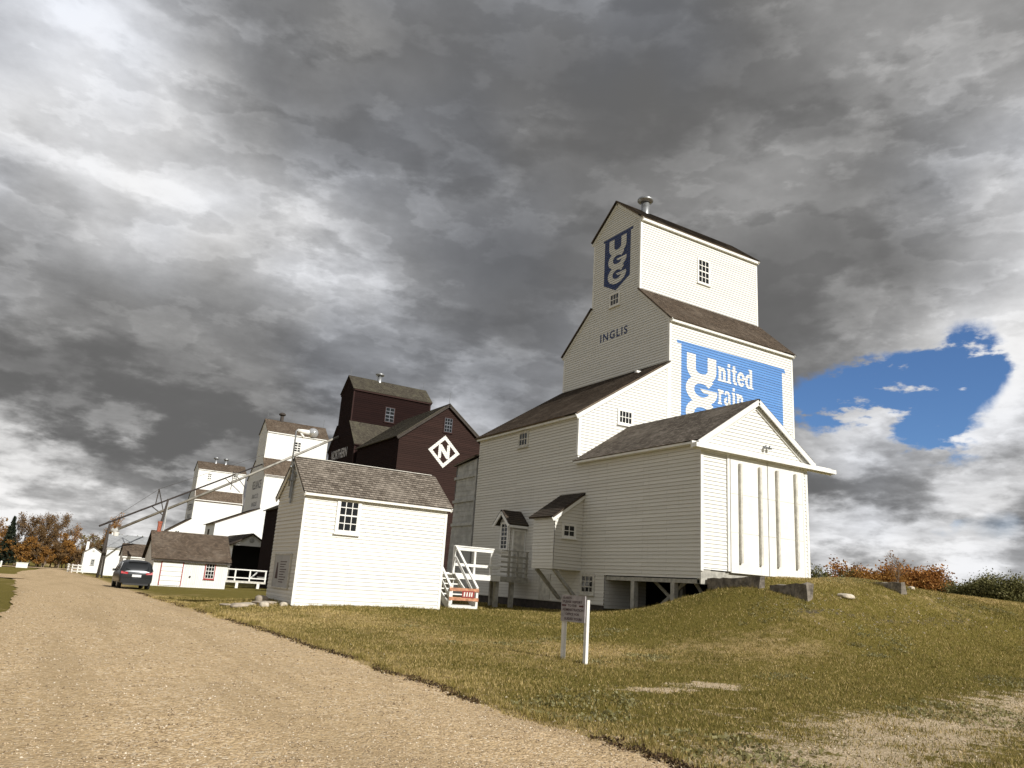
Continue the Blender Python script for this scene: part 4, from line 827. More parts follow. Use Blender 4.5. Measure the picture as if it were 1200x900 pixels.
# ================================================================ fourth elevator
E4 = white_elevator('white grain elevator with two roof vents, farthest of the row', 157.9, 165.5, 158.9, 163.5, 12.7, 14.6, 18.65, 20.25, 34.3, M_['white_new'],
    [('PATERSON',-164.3,-159.0,10.6,11.9),('INGLIS',-163.0,-159.6,9.0,9.9)])
w = MB(); lap(w, FX(19.6), [(-165.4,-2),(-157.9,-2),(-157.9,4.9),(-165.4,4.9)], .2); lap(w, FY(157.85), [(19.6,-2),(25.38,-2),(25.38,8.8),(19.6,4.9)], .2); lap(w, FYp(165.4), [(-25.38,-2),(-19.6,-2),(-19.6,4.9),(-25.38,8.8)], .2); w.build('annex_wall', M_['white_new'], E4)
r = MB(); roof_plane(r, (19.3,165.6,4.8), (19.3,157.6,4.8), (25.38,157.6,8.95), (25.38,165.6,8.95)); r.build('annex_roof', M_['roof'], E4)
window(E4, FY(158.9), 27.25, 27.85, 16.7, 17.85, 2, 3, mw=.12); window(E4, FY(158.9), 32.0, 32.7, 16.9, 18.0, 2, 3, mw=.12)
window(E4, FY(157.85), 22.9, 23.6, 5.9, 6.4, 2, 1, mw=.12, meeting=False)
vent(E4, (28.7, 161.2, 20.4), 1.2, .3); vent(E4, (30.6, 161.2, 20.4), 1.2, .3)
# ================================================================ generic gabled buildings along the road
def gabled(name, label, cat, x0, x1, y0, y1, zb, ze, zr, wallm, roofm, ridge='x', trimm=None, ov=.22, e=.16, vert=False, group=None):
    g_ = thing(name, label, cat, ((x0+x1)/2, (y0+y1)/2, zb), group); trimm = trimm or M_['trim']
    zb2 = zb-.35
    if ridge == 'x':
        ym = (y0+y1)/2
        for fr, q in ((FY(y0), [(x0,zb2),(x1,zb2),(x1,ze),(x0,ze)]), (FYp(y1), [(-x1,zb2),(-x0,zb2),(-x0,ze),(-x1,ze)]), (FX(x0), [(-y1,zb2),(-y0,zb2),(-y0,ze),(-ym,zr),(-y1,ze)]), (FXp(x1), [(y0,zb2),(y1,zb2),(y1,ze),(ym,zr),(y0,ze)])):
            w = MB(); lap(w, fr, q, e, .018, vert=vert); w.build('wall', wallm, g_)
        s_ = (zr-ze)/(ym-y0)
        for q in (((x0-ov,y0-ov,ze-ov*s_+.06),(x1+ov,y0-ov,ze-ov*s_+.06),(x1+ov,ym,zr+.06),(x0-ov,ym,zr+.06)), ((x1+ov,y1+ov,ze-ov*s_+.06),(x0-ov,y1+ov,ze-ov*s_+.06),(x0-ov,ym,zr+.06),(x1+ov,ym,zr+.06))):
            r = MB(); roof_plane(r, *q); r.build('roof', roofm, g_)
        t = MB(); t.box(x0-ov+.02, x1+ov-.02, y0-ov+.0, y0-ov+.05, ze-ov*s_-.14, ze-ov*s_-.02); t.build('fascia', trimm, g_)
    else:
        xm = (x0+x1)/2
        for fr, q in ((FX(x0), [(-y1,zb2),(-y0,zb2),(-y0,ze),(-y1,ze)]), (FXp(x1), [(y0,zb2),(y1,zb2),(y1,ze),(y0,ze)]), (FY(y0), [(x0,zb2),(x1,zb2),(x1,ze),(xm,zr),(x0,ze)]), (FYp(y1), [(-x1,zb2),(-x0,zb2),(-x0,ze),(-xm,zr),(-x1,ze)])):
            w = MB(); lap(w, fr, q, e, .018, vert=vert); w.build('wall', wallm, g_)
        s_ = (zr-ze)/(xm-x0)
        for q in (((x0-ov,y1+ov,ze-ov*s_+.06),(x0-ov,y0-ov,ze-ov*s_+.06),(xm,y0-ov,zr+.06),(xm,y1+ov,zr+.06)), ((x1+ov,y0-ov,ze-ov*s_+.06),(x1+ov,y1+ov,ze-ov*s_+.06),(xm,y1+ov,zr+.06),(xm,y0-ov,zr+.06))):
            r = MB(); roof_plane(r, *q); r.build('roof', roofm, g_)
    return g_
k = 66/59.5
gz = -1.56
ga = gabled('garage', 'white board garage with red-trimmed window and overhead door behind the car', 'garage', 8.43, 13.92, 66, 71.5, gz, .62, 2.62, M_['board'], M_['roof'], 'x', M_['dark_wood'], .25, .2, True)
w = MB(); fy = FY(66)
for j in range(5): fbox(w, fy, 9.05, 10.56, gz+.08+j*.352, gz+.08+j*.352+.315, .03, .055)
gd = w.build('garage_door', M_['white_new'], ga); w = MB(); fbox(w, fy, 9.05, 10.56, gz+.06, .30, .02, .035); w.build('door_backing', M_['tin'], gd)
for a0, a1, b0, b1 in ((8.99,9.05,gz+.06,.36),(10.56,10.62,gz+.06,.36),(9.05,10.56,.30,.36)):
    w = MB(); fbox(w, fy, a0, a1, b0, b1, .02, .075); w.build('door_frame', M_['red_frame'], gd)
wn = window(ga, fy, 12.30, 12.96, -.80, .33, 3, 4, M_['red_frame'], casing=.075, mw=.03)
for c_ in wn.children:
    if c_.name.startswith('sash'): c_.data.materials[0] = M_['trim']
w = MB(); w.box(8.6, 8.86, 68.6, 68.9, 2.0, 3.35); w.box(8.57, 8.89, 68.57, 68.93, 3.28, 3.4); w.build('chimney', M_['brick'], ga)
w = MB(); w.tube([(11.2,65.98,-.75),(11.2,65.9,-.75)], .07, 10); w.build('vent_hole', M_['dark_wood'], ga)
bs = gabled('small_shed', 'small white shed with brown shingle roof between garage and metal-roofed building', 'shed', 8.0, 10.6, 84, 87.5, -1.6, .70, 1.78, M_['white_new'], M_['roof'], 'x', M_['trim'], .15)
w = MB(); w.box(10.62, 11.3, 84, 84.9, -1.7, .35); w.build('meter_box', M_['tin'], bs)
mb_ = gabled('metal_roofed_building', 'long white building with pale metal roof left of the garage', 'building', 7.55, 13.2, 98, 104, -1.55, 1.55, 3.0, M_['white_new'], M_['metal_roof'], 'x', M_['tin'], .12)
w = MB(); fbox(w, FY(98), 8.75, 9.15, -.98, -.78, .02, .05); w.build('vent_flap', M_['dark_wood'], mb_)
w = MB(); rings_lathe(w, (8.0,101,3.0), [(.1,-.2),(.1,.3),(.22,.34),(.2,.5),(.05,.6)], 10); w.build('roof_vent', M_['trim'], mb_)
hs = gabled('little_white_house', 'tiny white gabled house with one dark window beside a dark pole', 'house', 6.15, 8.1, 112, 115, -1.55, .98, 1.62, M_['white_new'], M_['roof_grey'], 'y', M_['trim'], .12, .2)
window(hs, FY(112), 7.08, 7.42, -.52, .1, 2, 3, M_['tin'], casing=.05, mw=.04)
w = MB(); w.tube([(7.15,112-.01,1.15),(7.15,112-.06,1.15)], .13, 12); w.build('round_vent', M_['tin'], hs)
w = MB(); w.box(6.3, 6.62, 113.6, 113.9, 1.2, 2.3); w.build('chimney', M_['trim'], hs)
# low deck in front of the maroon elevator
d2 = thing('loading_deck', 'low white-railed wooden deck in the dark gap right of the garage', 'deck', (17.4, 75, -1.6))
w = MB(); w.box(15.6, 19.2, 74, 77, -1.12, -.95); w.build('deck_floor', M_['trim_old'], d2)
for x in (15.65, 16.4, 17.7, 19.12): w = MB(); w.box(x-.06, x+.06, 74.0, 74.12, -.95, .0); w.build('post', M_['trim'], d2)
for x in (16.65, 18.55): w = MB(); w.box(x-.12, x+.12, 74.0, 74.24, -1.9, -1.12); w.build('leg', M_['trim'], d2)
for z_, h_ in ((0,.1),(-.72,.1)): w = MB(); w.box(15.6, 19.2, 73.98, 74.14, z_, z_+h_); w.build('rail', M_['trim'], d2)
for a_, b_ in (((17.75,74.05,-.7),(19.1,76.9,-.05)),): w = MB(); w.bar(a_, b_, .08, .1); w.build('brace', M_['trim'], d2)
for z_ in (-.05,-.6): w = MB(); w.box(19.1, 19.2, 74.15, 77, z_, z_+.1); w.build('rail', M_['trim'], d2)
# ================================================================ two long grain spouts
sp1 = thing('grain_spout', 'pale lower grain spout sloping from the maroon elevator over the garage', 'grain spout', (6.9, 82, 2.9), 'grain spouts between elevators and road')
w = MB(); w.tube([(25.3,76.7,14.05),(16.0,79.4,8.35),(6.8,82,2.95)], .125, 10); w.build('pipe', M_['pipe'], sp1, True)
w = MB(); w.tube([(6.9,82,3.0),(6.6,82.1,2.8),(6.35,82.15,2.95)], .2, 10); w.build('spout_end', M_['tin'], sp1, True)
w = MB(); w.tube([(6.8,82.0,2.72),(6.8,82.0,2.35)], [.28,.22], 10); w.build('hood', M_['trim'], sp1)
for a_, b_ in (((15.9,79.3,7.6),(15.9,79.3,9.4)),((15.9,79.3,9.4),(17.2,79.0,7.9)),((15.2,79.5,8.7),(16.8,79.1,7.4))):
    w = MB(); w.tube([a_, b_], .035, 6); w.build('bracket', M_['dark_wood'], sp1)
w = MB(); w.tube([(16.2,79.2,8.9),(16.2,79.2,9.25)], [.12,.22], 8); w.build('lamp', M_['tin'], sp1)
sp2 = thing('grain_spout', 'dark upper grain spout sloping from the white elevator down to a pole', 'grain spout', (5.6, 86, 3.3), 'grain spouts between elevators and road')
w = MB(); w.tube([(25.3,108.2,14.3),(15.5,97.2,8.85),(5.55,86,3.3)], .095, 10); w.build('pipe', M_['rust'], sp2, True)
for p_, q_ in (((10.9,92.0,6.25),(11.0,92.1,8.0)),((11.0,92.1,8.0),(12.1,93.0,5.2)),((10.6,91.7,6.0),(12.1,93.0,5.2))):
    w = MB(); w.tube([p_, q_], .05, 6); w.build('bracket', M_['dark_wood'], sp2)
w = MB(); w.tube([(5.9,86,3.5),(11.0,92.1,8.0),(25.3,108.2,15.6)], .018, 5); w.build('guy_wire', M_['dark_wood'], sp2)
pl = thing('spout_pole', 'tall dark pole holding the far end of the upper spout beside the tiny house', 'pole', (6.25, 86, -1.6), 'poles carrying the spouts')
w = MB(); w.tube([(6.20,86,-1.9),(6.42,86,3.6)], [.13,.10], 9); w.build('pole', M_['dark_wood'], pl, True)
w = MB(); w.tube([(6.62,86.2,-1.9),(6.44,86.1,2.6)], .08, 7); w.build('strut', M_['dark_wood'], pl, True)
pl2 = thing('spout_pole', 'dark braced pole rising at the left end of the garage roof under both spouts', 'pole', (9.0, 77, -1.6), 'poles carrying the spouts')
w = MB(); w.tube([(9.35,77,-1.9),(10.12,77,5.9)], [.24,.09], 9); w.build('pole', M_['dark_wood'], pl2, True)
w = MB(); w.tube([(10.25,77.2,-1.9),(10.16,77.1,5.3)], .06, 7); w.build('strut', M_['tin'], pl2, True)
w = MB(); w.tube([(9.25,77,-1.9),(9.35,77,3.0)], .04, 7); w.build('antenna', M_['tin'], pl2, True)
# ================================================================ small things far down the road
fc = thing('white_fence', 'short white plank fence curving beside the tiny white house', 'fence', (4.8, 105, -1.55))
pts = [(4.5,108),(4.55,106.5),(4.85,105.2),(5.4,104.6),(5.95,104.4)]
for (x, y) in pts: w = MB(); w.box(x-.06, x+.06, y-.06, y+.06, -1.75, -.55); w.build('post', M_['trim'], fc)
for z_ in (-.68,-1.0,-1.32):
    for a_, b_ in zip(pts[:-1], pts[1:]): w = MB(); w.bar((a_[0],a_[1]-.08,z_), (b_[0],b_[1]-.08,z_), .04, .16); w.build('rail', M_['trim'], fc)
br_ = MB(); br_.box(-.9, .45, 126, 126.5, -1.6, -.95); br_.box(-.96, .51, 125.95, 126.55, -.95, -.88); br_.box(-.7,-.5,126.1,126.4,-1.7,-1.6); br_.box(.05,.25,126.1,126.4,-1.7,-1.6)
single(br_, 'roadside_box', M_['trim'], 'low white box standing where the gravel road meets the trees', 'box', (-.2, 126.2, -1.6))
mk = MB(); mk.tube([(-2.6,124,-1.7),(-2.6,124,-1.0)], .12, 8); mk.tube([(-2.6,124,-1.0),(-2.6,124,-.8)], [.16,.05], 8)
single(mk, 'marker_post', M_['trim'], 'tiny white marker post at the far left edge', 'post', (-2.6,124,-1.6))
# ================================================================ car
M_['car'] = simple('dark_grey_car_paint', (.045,.048,.052), .28, .55, .05, 2); M_['tyre'] = simple('tyre_rubber', (.018,.018,.018), .85); M_['rim'] = simple('alloy_rim', (.35,.36,.37), .35, .8)
M_['car_glass'] = simple('car_glass', (.015,.017,.018), .04); M_['tail'] = simple('red_tail_lamp', (.40,.015,.02), .15); M_['plastic'] = simple('dark_plastic', (.025,.025,.026), .6)
M_['plate'] = simple('licence_plate', (.68,.70,.72), .4, 0, .1, 20); M_['chrome'] = simple('chrome_trim', (.6,.6,.6), .15, 1)
CXc, CYc, CZc = 6.02, 53.6, h1(6.0,55.5)+.03
car = thing('parked_car', 'dark grey minivan parked on the right edge of the gravel road, seen from behind', 'car', (CXc, CYc, CZc))
# sections: y, zb, (half width, z) outline from sill over the belt to the roof centre
sec = [(0.00,.42,.80,.78,1.00,.66,1.02,.50,1.03), (.06,.36,.90,.75,1.06,.72,1.12,.55,1.13), (.22,.32,.94,.75,1.08,.70,1.48,.55,1.56), (.55,.30,.96,.78,1.08,.74,1.60,.52,1.68),
       (1.3,.28,.975,.8,1.06,.77,1.64,.52,1.73), (2.4,.28,.975,.8,1.03,.77,1.64,.50,1.73), (3.1,.28,.97,.8,1.00,.74,1.58,.48,1.66), (3.55,.28,.965,.8,.99,.70,1.34,.5,1.40), (3.95,.28,.96,.8,.98,.80,1.03,.5,1.08), (4.6,.30,.93,.78,.90,.74,.94,.45,.97), (4.95,.36,.84,.70,.74,.6,.78,.4,.80), (5.05,.44,.7,.6,.6,.5,.62,.3,.63)]
w = MB(); ring = []
for (y, zb, W1, zm, zbelt, wr, zr1, wt, zt) in sec:
    prof = [(W1*.86,zb), (W1*.98,zb+.10), (W1,zm*.8), (W1*.985,zbelt-.04), (W1*.95,zbelt), (wr,zr1), (wt,zt), (wt*.4,zt+.02)]
    full = [(-x, z_) for x, z_ in prof] + [(x, z_) for x, z_ in prof[::-1]]
    ring.append([(CXc+x, CYc+y, CZc+z_) for x, z_ in full])
nn = len(ring[0]); base = len(w.v)
for r_i in ring: w.v += r_i
for i in range(len(ring)-1):
    for k_ in range(nn): w.f.append((i*nn+k_, i*nn+(k_+1)%nn, (i+1)*nn+(k_+1)%nn, (i+1)*nn+k_)); w.uv += [(0,0)]*4
w.f.append(tuple(range(nn))[::-1]); w.uv += [(0,0)]*nn; w.f.append(tuple((len(ring)-1)*nn+k_ for k_ in range(nn))); w.uv += [(0,0)]*nn
body = w.build('body', M_['car'], car, True)
def cq(name, m, pts, par=car, th=.02, n=None):
    mb = MB(); P_ = [Vector((CXc+p[0], CYc+p[1], CZc+p[2])) for p in pts]; nv = (P_[1]-P_[0]).cross(P_[2]-P_[0]).normalized()
    if n is not None and nv.dot(Vector(n)) < 0: nv = -nv
    o_ = nv*.012; i_ = nv*-.03; q = [p+o_ for p in P_]; b_ = [p+i_ for p in P_]; c_ = len(P_)
    mb.face(q, [(0,0)]*c_); mb.face(b_[::-1], [(0,0)]*c_)
    for i in range(c_): j = (i+1)%c_; mb.face([b_[i], b_[j], q[j], q[i]], [(0,0)]*4)
    return mb.build(name, m, par)
cq('rear_window', M_['car_glass'], [(-.66,.055,1.10),(.66,.055,1.10),(.60,.24,1.52),(-.60,.24,1.52)], n=(0,-1,.2))
for sg_ in (-1, 1):
    for (ya, yb, yc_, yd_) in ((.34,1.32,1.30,.62), (1.38,2.35,2.33,1.36), (2.41,3.62,3.02,2.39)):
        cq('side_window', M_['car_glass'], [(sg_*.945,ya,1.10),(sg_*.945,yb,1.08),(sg_*.785,yc_,1.58),(sg_*.785,yd_,1.56)], n=(sg_,0,.2))
    tl = cq('tail_light', M_['tail'], [(sg_*.50,-.01,.88),(sg_*.90,-.002,.90),(sg_*.90,.03,1.04),(sg_*.52,-.0,1.0)], n=(0,-1,0))
    w = MB(); w.box(CXc+sg_*1.03-.1, CXc+sg_*1.03+.1, CYc+3.05, CYc+3.15, CZc+1.0, CZc+1.14); w.build('mirror', M_['plastic'], car)
    for y in (.95, 3.95):
        wc = Vector((CXc+sg_*.83, CYc+y, CZc+.31))
        w = MB(); w.tube([wc+Vector((-sg_*.14,0,0)), wc+Vector((sg_*.08,0,0)), wc+Vector((sg_*.11,0,0))], [.33,.33,.28], 22); wh = w.build('wheel', M_['tyre'], car, True)
        w = MB(); w.tube([wc+Vector((sg_*.10,0,0)), wc+Vector((sg_*.125,0,0))], [.22,.19], 14); w.build('rim', M_['rim'], wh)
cq('license_plate', M_['plate'], [(-.26,-.012,.72),(.26,-.012,.72),(.26,-.008,.87),(-.26,-.008,.87)], n=(0,-1,0))
cq('trim_strip', M_['chrome'], [(-.48,-.012,.91),(.48,-.012,.91),(.48,-.008,.95),(-.48,-.008,.95)], n=(0,-1,0))
w = MB(); w.box(CXc-.86, CXc+.86, CYc-.10, CYc+.06, CZc+.36, CZc+.62); w.build('bumper', M_['car'], car)
w = MB(); w.box(CXc-.72, CXc+.72, CYc-.09, CYc+.1, CZc+.24, CZc+.355); w.build('lower_bumper', M_['plastic'], car)
w = MB(); w.box(CXc-.55, CXc+.55, CYc+.16, CYc+.34, CZc+1.60, CZc+1.64); w.build('roof_spoiler', M_['car'], car)
# ================================================================ concrete ramp walls, rocks and rubble
def rocky(mb, x0, x1, y0, y1, z0, z1a, z1b, seed, amp=.04):
    """long concrete piece along Y with broken edges; z1a top at y0, z1b top at y1"""
    r_ = np.random.RandomState(seed); n = 9; m_ = 3; m2 = 4; g_ = {}
    for i in range(n+1):
        for j, (x, top) in enumerate(((x0,0),(x0,.5),(x0,1),((x0+x1)/2,1),(x1,1),(x1,.5),(x1,0))):
            t_ = i/n; zt = z1a+(z1b-z1a)*t_; g_[i,j] = (x+r_.randn()*amp*.5, y0+(y1-y0)*t_+r_.randn()*amp, z0+(zt-z0)*top+r_.randn()*amp*.6)
    for i in range(n):
        for j in range(6): mb.face([g_[i,j], g_[i,j+1], g_[i+1,j+1], g_[i+1,j]][::-1], [(0,0)]*4)
    mb.face([g_[0,j] for j in range(7)], [(0,0)]*7); mb.face([g_[n,j] for j in range(6,-1,-1)], [(0,0)]*7)
for (a, lab) in (((20.28,20.55,17.57,19.8,-.3,.87,.74,1), 'long cracked concrete ramp wall against the left corner of the sliding doors'), ((20.38,20.75,15.9,17.25,-.3,.70,.60,2), 'shorter broken concrete block just right of the long ramp wall'), ((25.9,26.25,16.25,17.6,.1,1.04,1.0,3), 'lone concrete block on the crest of the grass mound to the right')):
    w = MB(); rocky(w, *a); single(w, 'concrete_wall', M_['concrete'], lab, 'concrete wall', (a[0], a[2], h1(a[0],a[2])), 'broken concrete ramp walls')
def rock(c, sx_, sy_, sz_, seed, m, label, cat='rock', name='rock', group=None, rot=0.):
    r_ = np.random.RandomState(seed); bm = bmesh.new(); bmesh.ops.create_icosphere(bm, subdivisions=3, radius=1)
    ph = r_.rand(8,3)*6.28; fq = r_.randn(8,3)*1.8
    for v in bm.verts:
        p = np.array(v.co); d_ = 1+.10*sum(math.sin(float(fq[i]@p)+ph[i,0]) for i in range(8))/2; q = p*d_; q = np.sign(q)*np.abs(q)**.75
        v.co = (q[0]*sx_, q[1]*sy_, q[2]*sz_)
    bmesh.ops.rotate(bm, verts=bm.verts, cent=(0,0,0), matrix=Matrix.Rotation(rot,3,'Z'))
    me = bpy.data.meshes.new(name); bm.to_mesh(me); bm.free(); me.materials.append(m); o = bpy.data.objects.new(name, me); COL.objects.link(o)
    zc = h1(c[0], c[1])+sz_*.35; o.location = (c[0], c[1], zc); return tag(o, label, cat, group)
rock((22.75,16.15), .30, .2, .09, 1, M_['stone'], 'pale flat boulder lying on the mound below the ramp walls')
rock((27.74,17.0), .13, .1, .07, 2, M_['stone'], 'small white stone at the right edge of the mound')
RB = 'chunks of the rubble heap by the shed'
for i, (x, y, a_, b_, c_, lab) in enumerate(((7.2,27.1,.5,.28,.06,'flat slab of rubble nearest the shed wall'),(6.65,27.3,.5,.32,.045,'wide pale slab in the middle of the rubble heap'),(6.05,27.7,.32,.22,.04,'thin slab at the road end of the rubble heap'),(7.45,26.1,.12,.10,.10,'round white stone at the shed corner'),(6.9,26.35,.22,.16,.12,'small brown chunk in front of the rubble slabs'),(7.25,28.1,.25,.22,.15,'tallest brown chunk at the back of the rubble heap'),(6.2,26.7,.3,.2,.09,'low grey chunk at the front of the rubble heap'))):
    rock((x,y), a_, b_, c_, 10+i, M_['rubble' if i in (0,2,5,6) else 'stone'], lab, 'rubble', 'rubble_chunk', RB, i*1.1)

# ================================================================ vegetation
def leaf_mat(name, c1, c2, c3=None):
    m, t, b = mat(name); at = t.new('ShaderNodeAttribute', attribute_name='tone').outputs['Fac']
    st = [(0,c1),(.6,c2),(1,c3 or c2)]
    t.put(b.inputs['Base Color'], t.ramp(at, st)); b.inputs['Roughness'].default_value = .7; b.inputs['Specular IOR Level'].default_value = .2
    tr = t.new('ShaderNodeBsdfTranslucent'); t.put(tr.inputs[0], t.ramp(at, st)); mx = t.new('ShaderNodeMixShader'); mx.inputs[0].default_value = .25
    out = t.n['Material Output']; t.l.new(b.outputs[0], mx.inputs[1]); t.l.new(tr.outputs[0], mx.inputs[2]); t.l.new(mx.outputs[0], out.inputs[0]); return m
M_['bark'] = simple('grey_bark', (.25,.19,.14), .95, 0, .35, 9, .5)
M_['bark_pale'] = simple('pale_bark', (.34,.30,.25), .95, 0, .3, 9, .3)
M_['leaf_brown'] = leaf_mat('brown_leaves', (.10,.06,.030), (.20,.12,.05), (.31,.20,.09))
M_['leaf_orange'] = leaf_mat('orange_leaves', (.17,.08,.025), (.34,.17,.04), (.46,.26,.07))
M_['leaf_rust'] = leaf_mat('rust_leaves', (.20,.08,.025), (.38,.17,.045), (.44,.25,.08))
M_['leaf_green'] = leaf_mat('dark_green_leaves', (.08,.08,.03), (.17,.165,.06), (.30,.27,.13))
M_['needle'] = leaf_mat('spruce_needles', (.012,.018,.012), (.028,.038,.022), (.05,.06,.035))
def leaves_np(cent, size, rnd, name, m, parent, tone, flat_=.0, elong=1.5):
    n = len(cent); a = rnd.randn(n,3); a /= np.linalg.norm(a,axis=1)[:,None]; b = np.cross(a, rnd.randn(n,3)); b /= np.linalg.norm(b,axis=1)[:,None]
    s = size*(.6+.8*rnd.rand(n))[:,None]; v = np.stack([cent-a*s*elong/2, cent+b*s*.45, cent+a*s*elong/2, cent-b*s*.45], 1).reshape(-1,3)
    o = np_mesh(name, v, np.arange(4*n).reshape(-1,4), m, False, {'tone': np.repeat(tone, 4)}); o.parent = parent; return o
def make_tree(name, label, cat, kind, seed, height, spread, leafm, barkm, nleaf, lsize, group, stems=1, base=.25):
    rnd = np.random.RandomState(seed); root = thing(name, label, cat, (0,0,0), group)
    w = MB(); tips = []
    def grow(p, d, l, r_, lev):
        pts = [p]; rr = [r_]; q = p.copy(); dd = d.copy(); n = 4
        for i in range(n):
            dd = (dd + Vector(rnd.randn(3)*.10) + Vector((0,0,.06))).normalized(); q = q+dd*(l/n); pts.append(q.copy()); rr.append(max(r_*(1-(i+1)/n*.62), .006))
        w.tube(pts, rr, 6 if lev < 2 else 4, cap=False)
        if lev >= 3: tips.extend(pts[1:]); return
        if lev >= 2: tips.extend(pts[2:])
        for i in range(int((6,5,4)[lev])):
            t_ = base+(.97-base)*(i+rnd.rand()*.7)/((6,5,4)[lev]) if lev == 0 else .25+.72*rnd.rand(); k_ = min(int(t_*n), n-1); f_ = t_*n-k_; o_ = pts[k_].lerp(pts[k_+1], f_)
            ang = rnd.rand()*6.28; out = Vector((math.cos(ang), math.sin(ang), 0)); up_ = .75+.5*rnd.rand() if kind == 'poplar' else .35+.5*rnd.rand()
            nd = (out*spread+dd*up_).normalized(); grow(o_, nd, l*(.42+.2*rnd.rand())*(1.1-t_*.35 if lev == 0 else 1), rr[k_]*.5, lev+1)
    for s_ in range(stems):
        lean = Vector((rnd.randn()*.06*(1+stems*.5), rnd.randn()*.06*(1+stems*.5), 1)).normalized(); grow(Vector((rnd.randn()*.25*(stems>1), rnd.randn()*.25*(stems>1), -.2)), lean, height*(.78+.16*rnd.rand())/(1 if stems == 1 else 1.05), height*.016+.02, 0)
    w.build('trunk', barkm, root, True)
    tp = np.array([tuple(t_) for t_ in tips]); c = tp[rnd.randint(len(tp), size=nleaf)]+rnd.randn(nleaf,3)*height*.028; c[:,2] = np.maximum(c[:,2], .1)
    clump = .5+.5*np.sin(c[:,0]*2.1+seed)*np.sin(c[:,1]*1.9)*np.cos(c[:,2]*1.4); tone = np.clip(.25*clump+.75*rnd.rand(nleaf), 0, 1)
    leaves_np(c, lsize, rnd, 'crown', leafm, root, tone); return root
def make_spruce(seed, height, label, group):
    rnd = np.random.RandomState(seed); root = thing('spruce_tree', label, 'tree', (0,0,0), group); w = MB(); w.tube([(0,0,-.2),(0,0,height)], [height*.018,.01], 7); w.build('trunk', M_['bark'], root, True)
    C = []
    for i in range(int(height*7)):
        t_ = (i+.5)/(height*7); z_ = height*(.08+.9*t_); R0 = height*.20*(1-t_)**.85*(.75+.4*rnd.rand())
        for b in range(6):
            a = rnd.rand()*6.28; m_ = int(6+R0*22); s_ = np.sqrt(rnd.rand(m_))*R0; C.append(np.stack([np.cos(a)*s_+rnd.randn(m_)*.08, np.sin(a)*s_+rnd.randn(m_)*.08, z_-s_*.28+rnd.randn(m_)*.06], 1))
    C = np.concatenate(C); leaves_np(C, .16, rnd, 'crown', M_['needle'], root, rnd.rand(len(C)), elong=2.2); return root
def make_shrub(name, label, seed, leafm, group, h_=2.6, w_=2.2, nl=5200, ls=.13):
    rnd = np.random.RandomState(seed); root = thing(name, label, 'shrub', (0,0,0), group); w = MB(); C = []
    for s_ in range(11):
        a = rnd.rand()*6.28; d_ = Vector((math.cos(a)*(.2+.5*rnd.rand()), math.sin(a)*(.2+.5*rnd.rand()), 1)).normalized(); L_ = h_*(.6+.5*rnd.rand()); p = Vector((rnd.randn()*.15, rnd.randn()*.15, -.15)); pts = [p]
        for i in range(4): d_ = (d_+Vector(rnd.randn(3)*.12)).normalized(); p = p+d_*L_/4; pts.append(p.copy())
        w.tube(pts, [.035,.03,.022,.015,.006], 5, cap=False); c_ = np.array([tuple(x) for x in pts[1:]])
        k_ = nl//11; q = c_[rnd.randint(len(c_), size=k_)]+rnd.randn(k_,3)*np.array([w_*.15,w_*.15,h_*.11]); C.append(q)
    w.build('stem', M_['bark'], root, True); C = np.concatenate(C); C[:,2] = np.abs(C[:,2]); cl = .5+.5*np.sin(C[:,0]*4+seed)*np.sin(C[:,2]*3.1)
    leaves_np(C, ls, rnd, 'foliage', leafm, root, np.clip(.35*cl+.65*rnd.rand(len(C)), 0, 1)); return root
def put(proto, used, x, y, s=1., rz=0., label=None, sink=0.):
    if proto.name not in used: used.add(proto.name); o = proto
    else:
        o = proto.copy(); COL.objects.link(o)
        for ch in list(proto.children): c = ch.copy(); COL.objects.link(c); c.parent = o
    o.location = (x, y, h1(x, y)-sink); o.scale = (s, s, s); o.rotation_euler = (0,0,rz)
    if label: o['label'] = label
    return o
ORD = 'first second third fourth fifth sixth seventh eighth ninth tenth eleventh twelfth thirteenth fourteenth fifteenth sixteenth seventeenth eighteenth nineteenth twentieth'.split()
used = set(); rnd_ = np.random.RandomState(5)
GT = 'autumn trees at the end of the road'
tb = [make_tree('poplar_tree', 'tall thin-leaved brown poplar in the row behind the road end', 'tree', 'poplar', 20+i, 9.6, .55, M_['leaf_brown' if i != 1 else 'leaf_orange'], M_['bark_pale' if i == 2 else 'bark'], (3700, 5000, 1600)[i], .17, GT, 1, .12) for i in range(3)]
tsh = [make_tree('bushy_tree', 'low bushy brown tree under the taller poplars', 'tree', 'bushy', 40+i, 5.2, .8, M_['leaf_brown' if i else 'leaf_orange'], M_['bark'], 5200, .17, GT, 3, .05) for i in range(2)]
spr = make_spruce(3, 9.5, 'dark spruce at the far left edge of the tree row', GT)
i = 0
for (x, y, s, k_) in ((-3.4,149,.92,1),(-2.2,151,.95,0),(-.6,148,.98,0),(.6,150,.9,2),(1.6,147,1.0,0),(2.6,150,1.03,1),(3.6,148,1.02,0),(4.4,151,1.0,0),(5.3,149,.9,1),(6.3,146,.62,2),(7.2,148,.8,2),(8.6,147,.7,2),(10.2,150,.75,0),(12.0,140,1.15,1)):
    i += 1; put(tb[k_], used, x, y, .68*s*(.92+.16*rnd_.rand()), rnd_.rand()*6.28, ('tall brown thin-leaved poplar','tall orange-leaved poplar','nearly bare pale-stemmed poplar')[k_]+', '+ORD[i-1]+' from the left at the road end')
for j in range(14):
    x = -5.4+j*1.35+rnd_.rand()*.6; y = 143.2+rnd_.rand()*2.5; k_ = j % 2
    put(tsh[k_], used, x, y, .55+.28*rnd_.rand(), rnd_.rand()*6.28, ('low orange-leaved bushy tree','low brown-leaved bushy tree')[k_]+', '+ORD[j]+' from the left under the poplars')
